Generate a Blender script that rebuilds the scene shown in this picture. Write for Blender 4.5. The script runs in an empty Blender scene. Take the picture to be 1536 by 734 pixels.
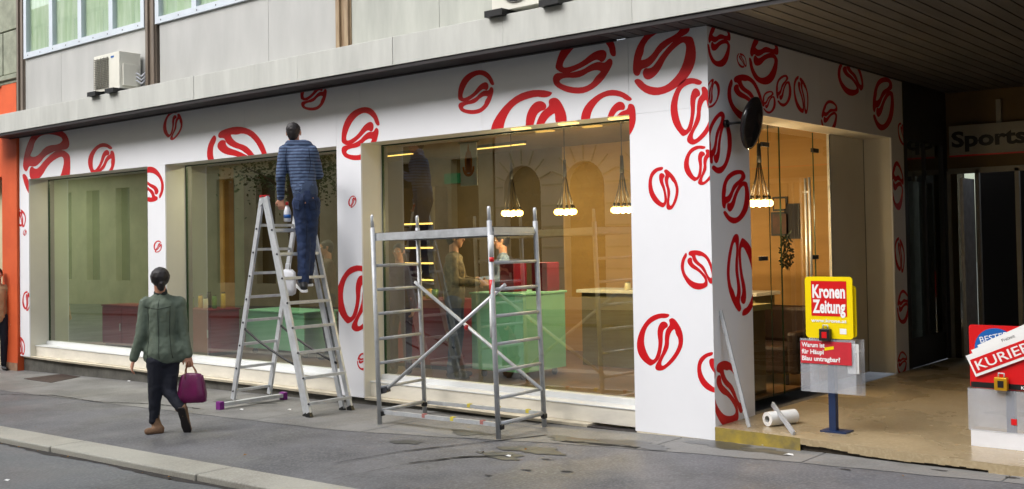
import bpy, bmesh, math, random
import numpy as np
from mathutils import Vector, Matrix
from mathutils.geometry import tessellate_polygon
random.seed(7)
R = math.radians
sc = bpy.context.scene
col = sc.collection

# ---------------------------------------------------------------- camera
CX, CY, CZ = 4.5167, -8.0057, 1.7321
YAW, PIT, ROL, FPX, PCY, W, H = -.6997, .0255, -.0171, 1584.53, 320.93, 1536, 734
def axes():
    cy, sy = math.cos(YAW), math.sin(YAW)
    f = Vector((sy*math.cos(PIT), cy*math.cos(PIT), math.sin(PIT)))
    r0 = Vector((cy, -sy, 0)); u0 = r0.cross(f)
    return r0*math.cos(ROL)+u0*math.sin(ROL), -r0*math.sin(ROL)+u0*math.cos(ROL), f
RV, UV, FV = axes()
cam_d = bpy.data.cameras.new('camera'); cam = bpy.data.objects.new('camera', cam_d); col.objects.link(cam)
cam.matrix_world = Matrix(((RV.x, UV.x, -FV.x, CX), (RV.y, UV.y, -FV.y, CY), (RV.z, UV.z, -FV.z, CZ), (0, 0, 0, 1)))
cam_d.sensor_width = 36; cam_d.lens = FPX/W*36; cam_d.shift_y = (PCY-H/2)/W
cam_d.clip_start = .1; cam_d.clip_end = 500
sc.camera = cam

# ---------------------------------------------------------------- light
SUN_EL, SUN_AZ = 44, 200          # azimuth clockwise from +y
wd = bpy.data.worlds.new('World'); sc.world = wd; wd.use_nodes = True
nt = wd.node_tree; nt.nodes.clear()
sky = nt.nodes.new('ShaderNodeTexSky'); sky.sky_type = 'NISHITA'; sky.sun_disc = False
sky.sun_elevation = R(SUN_EL); sky.sun_rotation = R(SUN_AZ); sky.air_density = 1.0; sky.dust_density = 3.0
hs = nt.nodes.new('ShaderNodeHueSaturation'); hs.inputs['Saturation'].default_value = .38
bg = nt.nodes.new('ShaderNodeBackground'); bg.inputs['Strength'].default_value = .15
wo = nt.nodes.new('ShaderNodeOutputWorld')
nt.links.new(sky.outputs[0], hs.inputs['Color']); nt.links.new(hs.outputs[0], bg.inputs[0]); nt.links.new(bg.outputs[0], wo.inputs[0])
sl = bpy.data.lights.new('sun', 'SUN'); sl.energy = 1.15; sl.angle = R(45); sl.color = (1, .985, .965)
so = bpy.data.objects.new('sun', sl); col.objects.link(so)
sd = Vector((math.sin(R(SUN_AZ))*math.cos(R(SUN_EL)), math.cos(R(SUN_AZ))*math.cos(R(SUN_EL)), math.sin(R(SUN_EL))))
so.rotation_euler = sd.to_track_quat('Z', 'Y').to_euler()
sc.view_settings.view_transform = 'Standard'; sc.view_settings.look = 'None'
sc.view_settings.exposure = 1.12; sc.view_settings.gamma = 1
sc.cycles.max_bounces = 8; sc.cycles.transparent_max_bounces = 12; sc.cycles.caustics_reflective = False; sc.cycles.caustics_refractive = False
sc.cycles.use_denoising = True

# ---------------------------------------------------------------- measuring helpers (photo pixel -> point on a plane of the place)
CO = Vector((CX, CY, CZ))
def ray(px, py): return FV + RV*((px-W/2)/FPX) - UV*((py-PCY)/FPX)
def on(px, py, n, d):
    k = ray(px, py); n = Vector(n); return CO + k*((d-n.dot(CO))/n.dot(k))
def oY(px, py, y=0): return on(px, py, (0, 1, 0), y)
def oX(px, py, x=0): return on(px, py, (1, 0, 0), x)
def oZ(px, py, z=0): return on(px, py, (0, 0, 1), z)
SLP = .0195
def oG(px, py): return on(px, py, (-SLP, 0, 1), 0)
def gz(x): return SLP*x

# ---------------------------------------------------------------- materials
def lin(c):
    return tuple(((v/255)/12.92 if v/255 <= .04045 else (((v/255)+.055)/1.055)**2.4) for v in c)
def mat(name, rgb, rough=.6, metal=0, var=.12, scale=3, bump=0, bscale=40, stretch=(1, 1, 1), spec=.5, rgb2=None, var2=None, sheen=0, em=None, ems=0, alpha=1, detail=6):
    m = bpy.data.materials.new(name); m.use_nodes = True
    t = m.node_tree; b = t.nodes['Principled BSDF']
    c = lin(rgb)
    b.inputs['Roughness'].default_value = rough; b.inputs['Metallic'].default_value = metal
    b.inputs['Specular IOR Level'].default_value = spec
    if alpha < 1: b.inputs['Alpha'].default_value = alpha
    tc = t.nodes.new('ShaderNodeTexCoord'); mp = t.nodes.new('ShaderNodeMapping'); mp.inputs['Scale'].default_value = stretch
    t.links.new(tc.outputs['Object'], mp.inputs['Vector'])
    n = t.nodes.new('ShaderNodeTexNoise'); n.inputs['Scale'].default_value = scale; n.inputs['Detail'].default_value = detail; n.inputs['Roughness'].default_value = .6
    t.links.new(mp.outputs[0], n.inputs['Vector'])
    r = t.nodes.new('ShaderNodeValToRGB')
    c2 = lin(rgb2) if rgb2 else tuple(v*(1-2*var) for v in c)
    c1 = c if rgb2 else tuple(min(1, v*(1+var)) for v in c)
    r.color_ramp.elements[0].position = .3; r.color_ramp.elements[1].position = .7
    r.color_ramp.elements[0].color = (*c2, 1); r.color_ramp.elements[1].color = (*c1, 1)
    t.links.new(n.outputs['Fac'], r.inputs[0]); t.links.new(r.outputs[0], b.inputs['Base Color'])
    if bump:
        n2 = t.nodes.new('ShaderNodeTexNoise'); n2.inputs['Scale'].default_value = bscale; n2.inputs['Detail'].default_value = 4
        t.links.new(mp.outputs[0], n2.inputs['Vector'])
        bp = t.nodes.new('ShaderNodeBump'); bp.inputs['Strength'].default_value = bump; bp.inputs['Distance'].default_value = .01
        t.links.new(n2.outputs['Fac'], bp.inputs['Height']); t.links.new(bp.outputs[0], b.inputs['Normal'])
    if em:
        b.inputs['Emission Color'].default_value = (*lin(em), 1); b.inputs['Emission Strength'].default_value = ems
    return m
def glass_mat(name, tint, refl=.12, rough=.0, edge=1.5):
    m = bpy.data.materials.new(name); m.use_nodes = True; t = m.node_tree; t.nodes.clear()
    o = t.nodes.new('ShaderNodeOutputMaterial'); tr = t.nodes.new('ShaderNodeBsdfTransparent'); tr.inputs[0].default_value = (*tint, 1)
    g = t.nodes.new('ShaderNodeBsdfGlossy'); g.inputs['Roughness'].default_value = rough; g.inputs['Color'].default_value = (.95, .96, .92, 1)
    f = t.nodes.new('ShaderNodeLayerWeight'); f.inputs[0].default_value = .5
    p = t.nodes.new('ShaderNodeMath'); p.operation = 'POWER'; p.inputs[1].default_value = 4.5; t.links.new(f.outputs['Facing'], p.inputs[0])
    a = t.nodes.new('ShaderNodeMath'); a.operation = 'ADD'; a.inputs[1].default_value = refl+.06; a.use_clamp = True
    f = p
    mx = t.nodes.new('ShaderNodeMixShader')
    t.links.new(f.outputs[0], a.inputs[0]); t.links.new(a.outputs[0], mx.inputs[0]); t.links.new(tr.outputs[0], mx.inputs[1]); t.links.new(g.outputs[0], mx.inputs[2])
    t.links.new(mx.outputs[0], o.inputs[0]); return m
M = {}
M['white'] = mat('white_board', (234, 235, 239), .38, var=.015, scale=1.5, spec=.4)
M['red'] = mat('red_print', (200, 6, 20), .42, var=.03, scale=2)
M['cream'] = mat('cream_board', (220, 217, 206), .5, var=.03, scale=2)
M['creamdirty'] = mat('cream_apron', (226, 221, 208), .5, var=.07, scale=3, stretch=(1, 1, 3))
M['pvc'] = mat('white_window_frame', (222, 224, 224), .4, var=.03)
M['ledge'] = mat('beige_stone_ledge', (214, 204, 182), .7, var=.1, scale=6, bump=.3)
M['base'] = mat('grey_stone_base', (92, 90, 84), .75, var=.25, scale=5, bump=.4)
M['band'] = mat('weathered_light_metal', (186, 187, 181), .55, var=.08, scale=2.0, stretch=(2.5, 1, .5), bump=.05)
M['panel'] = mat('grey_facade_panel', (174, 174, 171), .45, metal=.0, var=.06, scale=1.6, stretch=(1.6, 1, .5))
M['panel2'] = mat('grey_green_facade_panel', (172, 174, 166), .45, var=.1, scale=1.6, stretch=(3, 1, .5))
M['darktrim'] = mat('dark_trim', (38, 32, 34), .6, var=.2)
M['soffitdark'] = mat('brown_soffit_board', (82, 80, 80), .6, var=.2, scale=3, stretch=(2, .3, 1))
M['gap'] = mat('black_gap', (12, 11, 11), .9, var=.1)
M['brownpost'] = mat('brown_grey_post', (116, 104, 92), .5, var=.12, scale=3, stretch=(3, 3, .5))
M['tanpost'] = mat('rust_streaked_post', (168, 148, 118), .55, rgb2=(122, 98, 74), scale=7, stretch=(4, 4, .4))
M['orange'] = mat('orange_render', (214, 92, 42), .75, var=.08, scale=2, bump=.2, rgb2=(196, 78, 34))
M['block'] = mat('mossy_grey_block', (142, 146, 128), .85, var=.18, scale=4, bump=.4)
M['winframe'] = mat('bluish_white_frame', (196, 204, 212), .4, var=.04)
M['curtain'] = mat('pale_green_curtain', (200, 210, 196), .8, rgb2=(160, 182, 150), scale=3, stretch=(3, 1, .4))
M['alu'] = mat('brushed_aluminium', (204, 207, 210), .45, metal=.35, var=.1, scale=8, stretch=(1, 1, 1))
M['alumatt'] = mat('matt_aluminium', (184, 187, 190), .5, metal=.3, var=.12, scale=9)
M['black'] = mat('black_plastic', (20, 20, 22), .45, var=.15)
M['darkgrey'] = mat('dark_grey_paint', (52, 52, 56), .5, var=.15)
M['purple'] = mat('purple_rubber', (116, 24, 120), .5, var=.1)
M['redplastic'] = mat('red_plastic', (176, 22, 30), .4, var=.08)
M['acwhite'] = mat('air_conditioner_enamel', (218, 216, 204), .4, var=.04)
M['floorin'] = mat('brown_floor', (112, 84, 56), .35, var=.15, scale=4)
M['ochre'] = mat('ochre_wood_wall', (206, 160, 92), .6, rgb2=(190, 144, 78), scale=1.2, stretch=(.6, 1, 6))
M['brownwall'] = mat('brown_wall', (104, 84, 52), .7, var=.12, scale=2)
M['palegreenwall'] = mat('pale_green_wall', (170, 190, 168), .7, var=.05)
M['ceilin'] = mat('brown_inner_ceiling', (120, 100, 72), .7, var=.1)
M['greenbox'] = mat('mint_green_laminate', (142, 206, 176), .4, var=.04)
M['redcab'] = mat('dark_red_cabinet', (124, 12, 28), .35, var=.08)
M['redbox'] = mat('crimson_box', (112, 12, 34), .35, var=.08)
M['opp'] = mat('cream_render_opposite', (228, 212, 184), .85, var=.08, scale=1)
M['oppdark'] = mat('dark_stone_opposite', (206, 196, 160), .85, var=.15, scale=1)
M['oppwin'] = mat('dark_window_opposite', (34, 34, 34), .15, var=.1)
M['bulb'] = mat('lit_bulb', (255, 230, 180), .4, em=(255, 190, 92), ems=9)
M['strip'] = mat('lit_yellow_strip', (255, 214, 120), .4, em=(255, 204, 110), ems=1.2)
M['cable'] = mat('black_cable', (22, 22, 20), .5)
M['paper'] = mat('white_paper', (228, 228, 226), .7, var=.02)
M['papergrey'] = mat('grey_newsprint', (168, 168, 166), .8, var=.1, scale=20)
M['yellow'] = mat('yellow_enamel', (240, 212, 0), .35, var=.02)
M['kred'] = mat('red_enamel', (206, 20, 24), .35, var=.02)
M['blue'] = mat('blue_ink', (18, 92, 168), .4, var=.03)
M['inkwhite'] = mat('white_ink', (236, 236, 236), .5, var=.01)
M['inkblack'] = mat('black_ink', (14, 14, 14), .5, var=.01)
M['posblue'] = mat('dark_blue_post_paint', (30, 48, 84), .4, var=.15)
M['gold'] = mat('brass_lock', (212, 160, 30), .35, metal=.4, var=.1)
M['signgrey'] = mat('dull_white_sign', (150, 148, 140), .6, var=.08)
M['yellowpaint'] = mat('worn_yellow_paint', (172, 148, 52), .75, rgb2=(116, 104, 66), scale=7, bump=.3)
M['clothjean'] = mat('dark_blue_denim', (34, 52, 88), .85, var=.22, scale=9, bump=.25, bscale=60)
M['leaf'] = mat('leaf_green', (62, 92, 34), .6, var=.3, scale=5)
M['bark'] = mat('bark', (84, 72, 60), .9, var=.3, scale=8, bump=.5)
def stripes(name, c1, c2, freq=38):
    m = mat(name, c1, .9, var=.05, bump=.2, bscale=80); t = m.node_tree; b = t.nodes['Principled BSDF']
    tc = t.nodes.new('ShaderNodeTexCoord'); w = t.nodes.new('ShaderNodeTexWave'); w.wave_type = 'BANDS'; w.bands_direction = 'Z'
    w.inputs['Scale'].default_value = freq/6.283; w.inputs['Distortion'].default_value = .5; w.inputs['Detail'].default_value = 1; w.inputs['Detail Scale'].default_value = 2
    r = t.nodes.new('ShaderNodeValToRGB'); r.color_ramp.elements[0].position = .2; r.color_ramp.elements[1].position = .42
    r.color_ramp.elements[0].color = (*lin(c2), 1); r.color_ramp.elements[1].color = (*lin(c1), 1)
    t.links.new(tc.outputs['Object'], w.inputs[0]); t.links.new(w.outputs['Fac'], r.inputs[0]); t.links.new(r.outputs[0], b.inputs['Base Color'])
    return m
M['knit'] = stripes('striped_blue_knit', (80, 98, 128), (38, 48, 74), 55)
M['knitplain'] = mat('blue_grey_rib_knit', (58, 72, 98), .9, var=.1, bump=.2)
M['jacket'] = mat('olive_green_jacket', (96, 108, 94), .8, var=.15, scale=6, bump=.3, bscale=25)
M['jeans2'] = mat('navy_skinny_trousers', (20, 24, 38), .85, var=.15)
M['boot'] = mat('tan_suede_boot', (128, 98, 74), .85, var=.18, scale=14)
M['sole'] = mat('dark_rubber_sole', (40, 34, 36), .8)
M['hair'] = mat('dark_hair', (26, 18, 20), .55, var=.3, scale=30, stretch=(4, 4, 1), bump=.4)
M['skin'] = mat('skin', (196, 142, 116), .55, var=.05)
M['bag'] = mat('purple_magenta_leather', (104, 14, 74), .4, var=.12, scale=8)
M['strap'] = mat('brown_leather_strap', (128, 78, 48), .5)
M['plasticwhite'] = mat('white_plastic', (222, 224, 230), .4, var=.04)
M['beigecloth'] = mat('beige_jacket', (176, 148, 112), .85, var=.1)
M['glassA'] = glass_mat('shop_glass', (.80, .86, .72), .20)
M['glassC'] = glass_mat('shop_glass_left', (.80, .88, .76), .30)
M['glassB'] = glass_mat('shop_glass_side', (.88, .86, .76), .02)
M['glassup'] = glass_mat('upper_window_glass', (.92, .97, .92), .05)
M['pouch'] = mat('clear_plastic_pouch', (210, 214, 222), .25, alpha=.26, var=.04)
M['edge'] = mat('green_glass_edge', (36, 66, 40), .3)

# asphalt-type ground materials
def ground_mat(name, base, speck, stain, rough=.85, bump=.5, sscale=120):
    m = bpy.data.materials.new(name); m.use_nodes = True; t = m.node_tree; b = t.nodes['Principled BSDF']
    tc = t.nodes.new('ShaderNodeTexCoord')
    n1 = t.nodes.new('ShaderNodeTexNoise'); n1.inputs['Scale'].default_value = .7; n1.inputs['Detail'].default_value = 8; n1.inputs['Roughness'].default_value = .65
    n2 = t.nodes.new('ShaderNodeTexNoise'); n2.inputs['Scale'].default_value = sscale; n2.inputs['Detail'].default_value = 3
    v = t.nodes.new('ShaderNodeTexVoronoi'); v.inputs['Scale'].default_value = sscale*.9
    for n in (n1, n2, v): t.links.new(tc.outputs['Object'], n.inputs['Vector'])
    r1 = t.nodes.new('ShaderNodeValToRGB'); r1.color_ramp.elements[0].position = .40; r1.color_ramp.elements[1].position = .58
    r1.color_ramp.elements[0].color = (*lin(stain), 1); r1.color_ramp.elements[1].color = (*lin(base), 1)
    t.links.new(n1.outputs['Fac'], r1.inputs[0])
    r2 = t.nodes.new('ShaderNodeValToRGB'); r2.color_ramp.elements[0].position = .45; r2.color_ramp.elements[1].position = .7
    r2.color_ramp.elements[0].color = (.0, 0, 0, 1); r2.color_ramp.elements[1].color = (1, 1, 1, 1)
    t.links.new(n2.outputs['Fac'], r2.inputs[0])
    mx = t.nodes.new('ShaderNodeMix'); mx.data_type = 'RGBA'; mx.inputs['B'].default_value = (*lin(speck), 1)
    ml = t.nodes.new('ShaderNodeMath'); ml.operation = 'MULTIPLY'; ml.inputs[1].default_value = .42
    t.links.new(r2.outputs[0], ml.inputs[0]); t.links.new(ml.outputs[0], mx.inputs['Factor']); t.links.new(r1.outputs[0], mx.inputs['A'])
    t.links.new(mx.outputs['Result'], b.inputs['Base Color'])
    # damp, smoother patches
    n3 = t.nodes.new('ShaderNodeTexNoise'); n3.inputs['Scale'].default_value = 1.1; n3.inputs['Detail'].default_value = 7
    t.links.new(tc.outputs['Object'], n3.inputs['Vector'])
    mr = t.nodes.new('ShaderNodeMapRange'); mr.inputs['From Min'].default_value = .42; mr.inputs['From Max'].default_value = .62; mr.inputs['To Min'].default_value = rough-.3; mr.inputs['To Max'].default_value = rough
    t.links.new(n3.outputs['Fac'], mr.inputs['Value']); t.links.new(mr.outputs[0], b.inputs['Roughness'])
    bp = t.nodes.new('ShaderNodeBump'); bp.inputs['Strength'].default_value = bump; bp.inputs['Distance'].default_value = .004
    t.links.new(v.outputs['Distance'], bp.inputs['Height']); t.links.new(bp.outputs[0], b.inputs['Normal'])
    return m
M['asphalt'] = ground_mat('sidewalk_asphalt', (102, 102, 105), (140, 141, 143), (78, 78, 80), sscale=48)
M['road'] = ground_mat('road_asphalt', (102, 104, 106), (134, 136, 136), (84, 86, 88), bump=.8, sscale=40)
M['slab'] = ground_mat('concrete_strip', (128, 127, 125), (148, 147, 143), (102, 101, 98), bump=.3, sscale=55)
M['kerb'] = ground_mat('granite_kerb', (166, 164, 154), (190, 187, 176), (142, 139, 130), bump=.3, sscale=60)
M['terrazzo'] = ground_mat('terrazzo_floor', (164, 146, 114), (192, 176, 146), (156, 138, 107), rough=.5, bump=.05, sscale=45)
M['crack'] = mat('crack_dark', (20, 19, 18), .9)
M['wet'] = mat('wet_asphalt', (58, 57, 55), .18, var=.15, scale=6)
M['metalplate'] = mat('rusty_iron_cover', (74, 60, 54), .6, metal=.4, var=.2, scale=12, bump=.4)

# ---------------------------------------------------------------- mesh building
class MB:
    def __init__(s): s.v = []; s.f = []; s.m = []; s.sm = []
    def add(s, vs, fs, mi=0, smooth=False):
        o = len(s.v); s.v += [Vector(v) for v in vs]
        for f in fs: s.f.append([i+o for i in f]); s.m.append(mi); s.sm.append(smooth)
        return s
    def box(s, x0, x1, y0, y1, z0, z1, mi=0, zs=0):
        """axis box; zs = how much z falls per -x (slope)"""
        c = [(x, y, z) for z in (z0, z1) for y in (y0, y1) for x in (x0, x1)]
        return s.add(c, [(0, 2, 3, 1), (4, 5, 7, 6), (0, 1, 5, 4), (2, 6, 7, 3), (0, 4, 6, 2), (1, 3, 7, 5)], mi)
    def bar(s, a, b, w, h, up=(0, 0, 1), mi=0):
        a, b = Vector(a), Vector(b); d = (b-a).normalized(); u = Vector(up)
        if abs(d.dot(u)) > .98: u = Vector((1, 0, 0))
        r = d.cross(u).normalized(); u = r.cross(d)
        c = [p+r*i*w/2+u*j*h/2 for p in (a, b) for j in (-1, 1) for i in (-1, 1)]
        return s.add(c, [(0, 1, 3, 2), (4, 6, 7, 5), (0, 4, 5, 1), (2, 3, 7, 6), (0, 2, 6, 4), (1, 5, 7, 3)], mi)
    def tube(s, pts, r, n=10, mi=0, cap=True):
        pts = [Vector(p) for p in pts]; rs = r if isinstance(r, (list, tuple)) else [r]*len(pts)
        ring = []; prev = None; vs = []
        for i, p in enumerate(pts):
            d = (pts[min(i+1, len(pts)-1)]-pts[max(i-1, 0)]).normalized()
            if prev is None:
                u = Vector((0, 0, 1)) if abs(d.z) < .9 else Vector((1, 0, 0)); a = d.cross(u).normalized()
            else: a = (prev-d*prev.dot(d)).normalized()
            prev = a; b = d.cross(a)
            vs += [p+(a*math.cos(2*math.pi*k/n)+b*math.sin(2*math.pi*k/n))*rs[i] for k in range(n)]
        fs = [(i*n+k, i*n+(k+1) % n, (i+1)*n+(k+1) % n, (i+1)*n+k) for i in range(len(pts)-1) for k in range(n)]
        s.add(vs, fs, mi, True)
        if cap:
            o = len(s.v)-len(vs)
            s.f.append([o+k for k in range(n)][::-1]); s.m.append(mi); s.sm.append(False)
            s.f.append([o+(len(pts)-1)*n+k for k in range(n)]); s.m.append(mi); s.sm.append(False)
        return s
    def poly(s, pts, mi=0): return s.add(pts, [list(range(len(pts)))], mi)
    def prism(s, pts, off, mi=0):
        """polygon extruded by vector off"""
        off = Vector(off); n = len(pts); p = [Vector(q) for q in pts]
        return s.add(p+[q+off for q in p], [list(range(n))[::-1], list(range(n, 2*n))]+[(i, (i+1) % n, (i+1) % n+n, i+n) for i in range(n)], mi)
    def sphere(s, c, r, mi=0, n=12, sc3=(1, 1, 1)):
        vs = []; fs = []; m = n//2
        for j in range(m+1):
            for i in range(n):
                t = math.pi*j/m; p = 2*math.pi*i/n
                vs.append((c[0]+r*sc3[0]*math.sin(t)*math.cos(p), c[1]+r*sc3[1]*math.sin(t)*math.sin(p), c[2]+r*sc3[2]*math.cos(t)))
        for j in range(m):
            for i in range(n): fs.append((j*n+i, (j+1)*n+i, (j+1)*n+(i+1) % n, j*n+(i+1) % n))
        return s.add(vs, fs, mi, True)
    def build(s, name, mats, parent=None, bevel=0, origin=None):
        if not isinstance(mats, (list, tuple)): mats = [mats]
        if parent is not None: off = root_loc(parent)
        elif origin is not None: off = Vector(origin)
        else:
            off = Vector((sum(v.x for v in s.v)/len(s.v), sum(v.y for v in s.v)/len(s.v), min(v.z for v in s.v)))
        me = bpy.data.meshes.new(name); me.from_pydata([tuple(v-off) for v in s.v], [], s.f)
        for m in mats: me.materials.append(m)
        me.polygons.foreach_set('material_index', s.m); me.polygons.foreach_set('use_smooth', s.sm)
        bm = bmesh.new(); bm.from_mesh(me)
        if not getattr(s, 'flat', False): bmesh.ops.recalc_face_normals(bm, faces=bm.faces)
        bm.to_mesh(me); bm.free(); me.update()
        o = bpy.data.objects.new(name, me); col.objects.link(o)
        if parent is not None: o.parent = parent
        else: o.location = off
        if bevel:
            b = o.modifiers.new('bevel', 'BEVEL'); b.width = bevel; b.segments = 2; b.limit_method = 'ANGLE'
        return o
def root_loc(o):
    while o.parent is not None: o = o.parent
    return o.location.copy()
def thing(name, label, cat, loc=(0, 0, 0), group=None):
    o = bpy.data.objects.new(name, None); col.objects.link(o); o.location = loc; o.empty_display_size = .1
    o['label'] = label; o['category'] = cat
    if group: o['group'] = group
    return o
def tag(o, label, cat, group=None):
    o['label'] = label; o['category'] = cat
    if group: o['group'] = group
    return o
def struct(o): o['kind'] = 'structure'; return o
def dup(o, loc=None, parent=None, label=None):
    c = o.copy(); col.objects.link(c)
    if parent is not None: c.parent = parent
    if loc is not None: c.location = loc
    if label: c['label'] = label
    for ch in list(o.children): dup(ch, None, c)
    return c
def text_mb(mb, txt, origin, right, up, h, mi, width=None, bold=0.0, lift=.002, align='LEFT'):
    """lettering as flat faces in the plane (right, up), cap height h"""
    cu = bpy.data.curves.new('t', 'FONT'); cu.body = txt; cu.size = 1; cu.offset = bold; cu.resolution_u = 3
    o = bpy.data.objects.new('t', cu); col.objects.link(o); dg = bpy.context.evaluated_depsgraph_get()
    me = bpy.data.meshes.new_from_object(o.evaluated_get(dg)); bpy.data.objects.remove(o); bpy.data.curves.remove(cu)
    if not me.vertices: return
    xs = [v.co.x for v in me.vertices]; ys = [v.co.y for v in me.vertices]
    x0, x1 = min(xs), max(xs); capy = .7
    sy = h/capy; sx = (width/(x1-x0)) if width else sy
    right, up = Vector(right).normalized(), Vector(up).normalized(); n = right.cross(up)
    og = Vector(origin)
    ox = 0 if align == 'LEFT' else -(x1-x0)*sx/2
    vs = [og+right*((v.co.x-x0)*sx+ox)+up*(v.co.y*sy)+n*lift for v in me.vertices]
    mb.add(vs, [list(p.vertices) for p in me.polygons], mi); bpy.data.meshes.remove(me)

# ================================================================ GROUND
g = MB(); X0, X1 = -60, 60
def sheet(mb, pts, lift=0, mi=0): mb.poly([(x, y, gz(x)+lift) for x, y in pts], mi)
gm = MB(); gm.poly([(-250, -250, gz(-250)-.25), (250, -250, gz(-250)-.25), (250, 250, gz(-250)-.25), (-250, 250, gz(-250)-.25)])
struct(gm.build('ground', M['asphalt'], origin=(0, 0, 0)))
KY0, KY1 = -3.27, -2.92
RD = -.05
m = MB()
m.add([(x, y, gz(x)) for x in (X0, X1) for y in (KY1, 12)], [(0, 2, 3, 1)]); m.box(X0, X0+.01, KY1, 12, gz(X0)-.3, gz(X0)-.29)
struct(m.build('sidewalk', M['asphalt'], origin=(0, 0, 0)))
m = MB(); x = -40.0; k = 0
while x < 20:
    L = 2.35 if k % 3 else 1.9
    j = .004*((k*37) % 5-2)
    vs = [(xx, yy, gz(xx)+.004+dz) for dz in (-.2, 0) for yy in (KY0+j, KY1+j*.5) for xx in (x+.006, x+L-.006)]
    m.add(vs, [(0, 2, 3, 1), (4, 5, 7, 6), (0, 1, 5, 4), (2, 6, 7, 3), (0, 4, 6, 2), (1, 3, 7, 5)]); x += L; k += 1
struct(m.build('kerb', M['kerb'], origin=(0, 0, 0), bevel=.012))
m = MB(); m.add([(x, y, gz(x)+RD) for x in (X0, X1) for y in (-10.6, KY0+.05)], [(0, 2, 3, 1)]); struct(m.build('road', M['road'], origin=(0, 0, 0)))
m = MB(); m.add([(x, y, gz(x)+.02) for x in (X0, X1) for y in (-40, -10.6)], [(0, 2, 3, 1)]); m.add([(x, -10.6, gz(x)+z) for x in (X0, X1) for z in (.02, -.12)], [(0, 2, 3, 1)])
struct(m.build('pavement', M['asphalt'], origin=(0, 0, 0)))
# lighter concrete strip along the wall, in slabs with thin joints
m = MB()
edge = [(-40, -1.5), (-10.2, -1.43), (-6.8, -1.38), (-3.4, -1.30), (-2.2, -1.05), (-1.1, -.78), (-.1, -.62), (.93, -.5), (1.9, -.46), (2.6, -.4), (12, -.3)]
def ey(x):
    for (a, ya), (b, yb) in zip(edge, edge[1:]):
        if a <= x <= b: return ya+(yb-ya)*(x-a)/(b-a)
xs = [-40, -20, -14, -12.1, -10.2, -8.35, -6.5, -4.7, -3.1, -1.9, -.32, 1.0, 2.4, 4.2, 12]
for a, b in zip(xs, xs[1:]):
    n = 6; P1 = [(a+.006+(b-a-.012)*i/n) for i in range(n+1)]
    pts = [(p, ey(p)+.012*math.sin(p*9)) for p in P1]+[(p, .3) for p in P1[::-1]]
    sheet(m, pts, .004)
struct(m.build('paving_strip', M['slab'], origin=(0, 0, 0)))
m = MB(); n = 300
rnd = random.Random(2)
wv = [KY0-.05-.03*rnd.random()-.02*math.sin(i*.4) for i in range(n+1)]
for i in range(n):
    xa = -30+i*.12; xb = xa+.12; m.poly([(xa, wv[i], gz(xa)+RD+.003), (xb, wv[i+1], gz(xb)+RD+.003), (xb, KY0+.02, gz(xb)+RD+.003), (xa, KY0+.02, gz(xa)+RD+.003)])
struct(m.build('gutter_dirt', mat('gutter_dirt', (52, 48, 44), .8, var=.3, scale=20), origin=(0, 0, 0)))
# cracks, damp stains and one painted orange reflection, read from the photo
def crack(pxs, w=.012):
    m = MB(); P = [oG(*p) for p in pxs]; Q = []
    for a, b in zip(P, P[1:]):
        n = max(2, int((b-a).length/.05))
        for i in range(n): t = i/n; q = a.lerp(b, t); Q.append(Vector((q.x, q.y+random.uniform(-.012, .012), 0)))
    Q.append(P[-1])
    ww = [w*random.uniform(.3, 1.2) for _ in Q]
    for i in range(len(Q)-1):
        m.poly([(Q[i].x, Q[i].y-ww[i]/2, gz(Q[i].x)+.008), (Q[i+1].x, Q[i+1].y-ww[i+1]/2, gz(Q[i+1].x)+.008), (Q[i+1].x, Q[i+1].y+ww[i+1]/2, gz(Q[i+1].x)+.008), (Q[i].x, Q[i].y+ww[i]/2, gz(Q[i].x)+.008)])
    struct(m.build('sidewalk_crack', M['crack'], origin=(0, 0, 0)))
crack([(430, 712), (500, 696), (604, 678), (676, 670), (747, 662), (820, 654)], .075)
crack([(500, 720), (614, 696), (690, 687), (770, 684), (845, 663), (905, 668), (958, 673)], .075)
crack([(0, 622), (70, 611), (140, 600)], .04)
crack([(0, 592), (80, 594), (150, 604), (230, 607), (300, 614)], .03)
def blot(cx, cy, rx, ry, mt, lift, seed, name='stain_or_reflection', n=40):
    rnd = random.Random(seed); c = oG(cx, cy); ph = [rnd.uniform(0, 6.28) for _ in range(6)]
    pts = []
    for i in range(n):
        t = 2*math.pi*i/n; k = 1+.22*math.sin(2*t+ph[0])+.16*math.sin(3*t+ph[1])+.13*math.sin(5*t+ph[2])+.09*math.sin(9*t+ph[3])+.06*math.sin(14*t+ph[4])
        pts.append((c.x+rx*k*math.cos(t), c.y+ry*k*math.sin(t)))
    m = MB(); sheet(m, pts, lift); return struct(m.build(name, mt, origin=(0, 0, 0)))
M['damp'] = mat('damp_patch', (74, 75, 73), .5, var=.2, scale=7)
M['wetd'] = mat('wet_patch', (70, 70, 70), .3, var=.2, scale=7)
blot(800, 676, .26, .15, M['damp'], .0062, 3); blot(752, 684, .24, .11, M['damp'], .0056, 5); blot(872, 662, .30, .15, M['damp'], .0068, 8)
blot(950, 667, .34, .13, M['wetd'], .0074, 11); blot(1085, 669, .30, .14, M['wetd'], .0060, 12); blot(360, 603, .45, .14, M['damp'], .0064, 15)
blot(700, 650, .22, .10, M['damp'], .0082, 42); blot(1150, 678, .2, .09, M['damp'], .0066, 44); blot(610, 664, .16, .08, M['damp'], .0052, 46)
M['smudge'] = mat('dark_smudge', (58, 57, 57), .8)
blot(790, 706, .04, .02, M['smudge'], .0052, 21); blot(850, 708, .05, .02, M['smudge'], .0052, 22); blot(820, 690, .06, .015, M['smudge'], .0052, 23); blot(732, 714, .04, .015, M['smudge'], .0052, 24)
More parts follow.
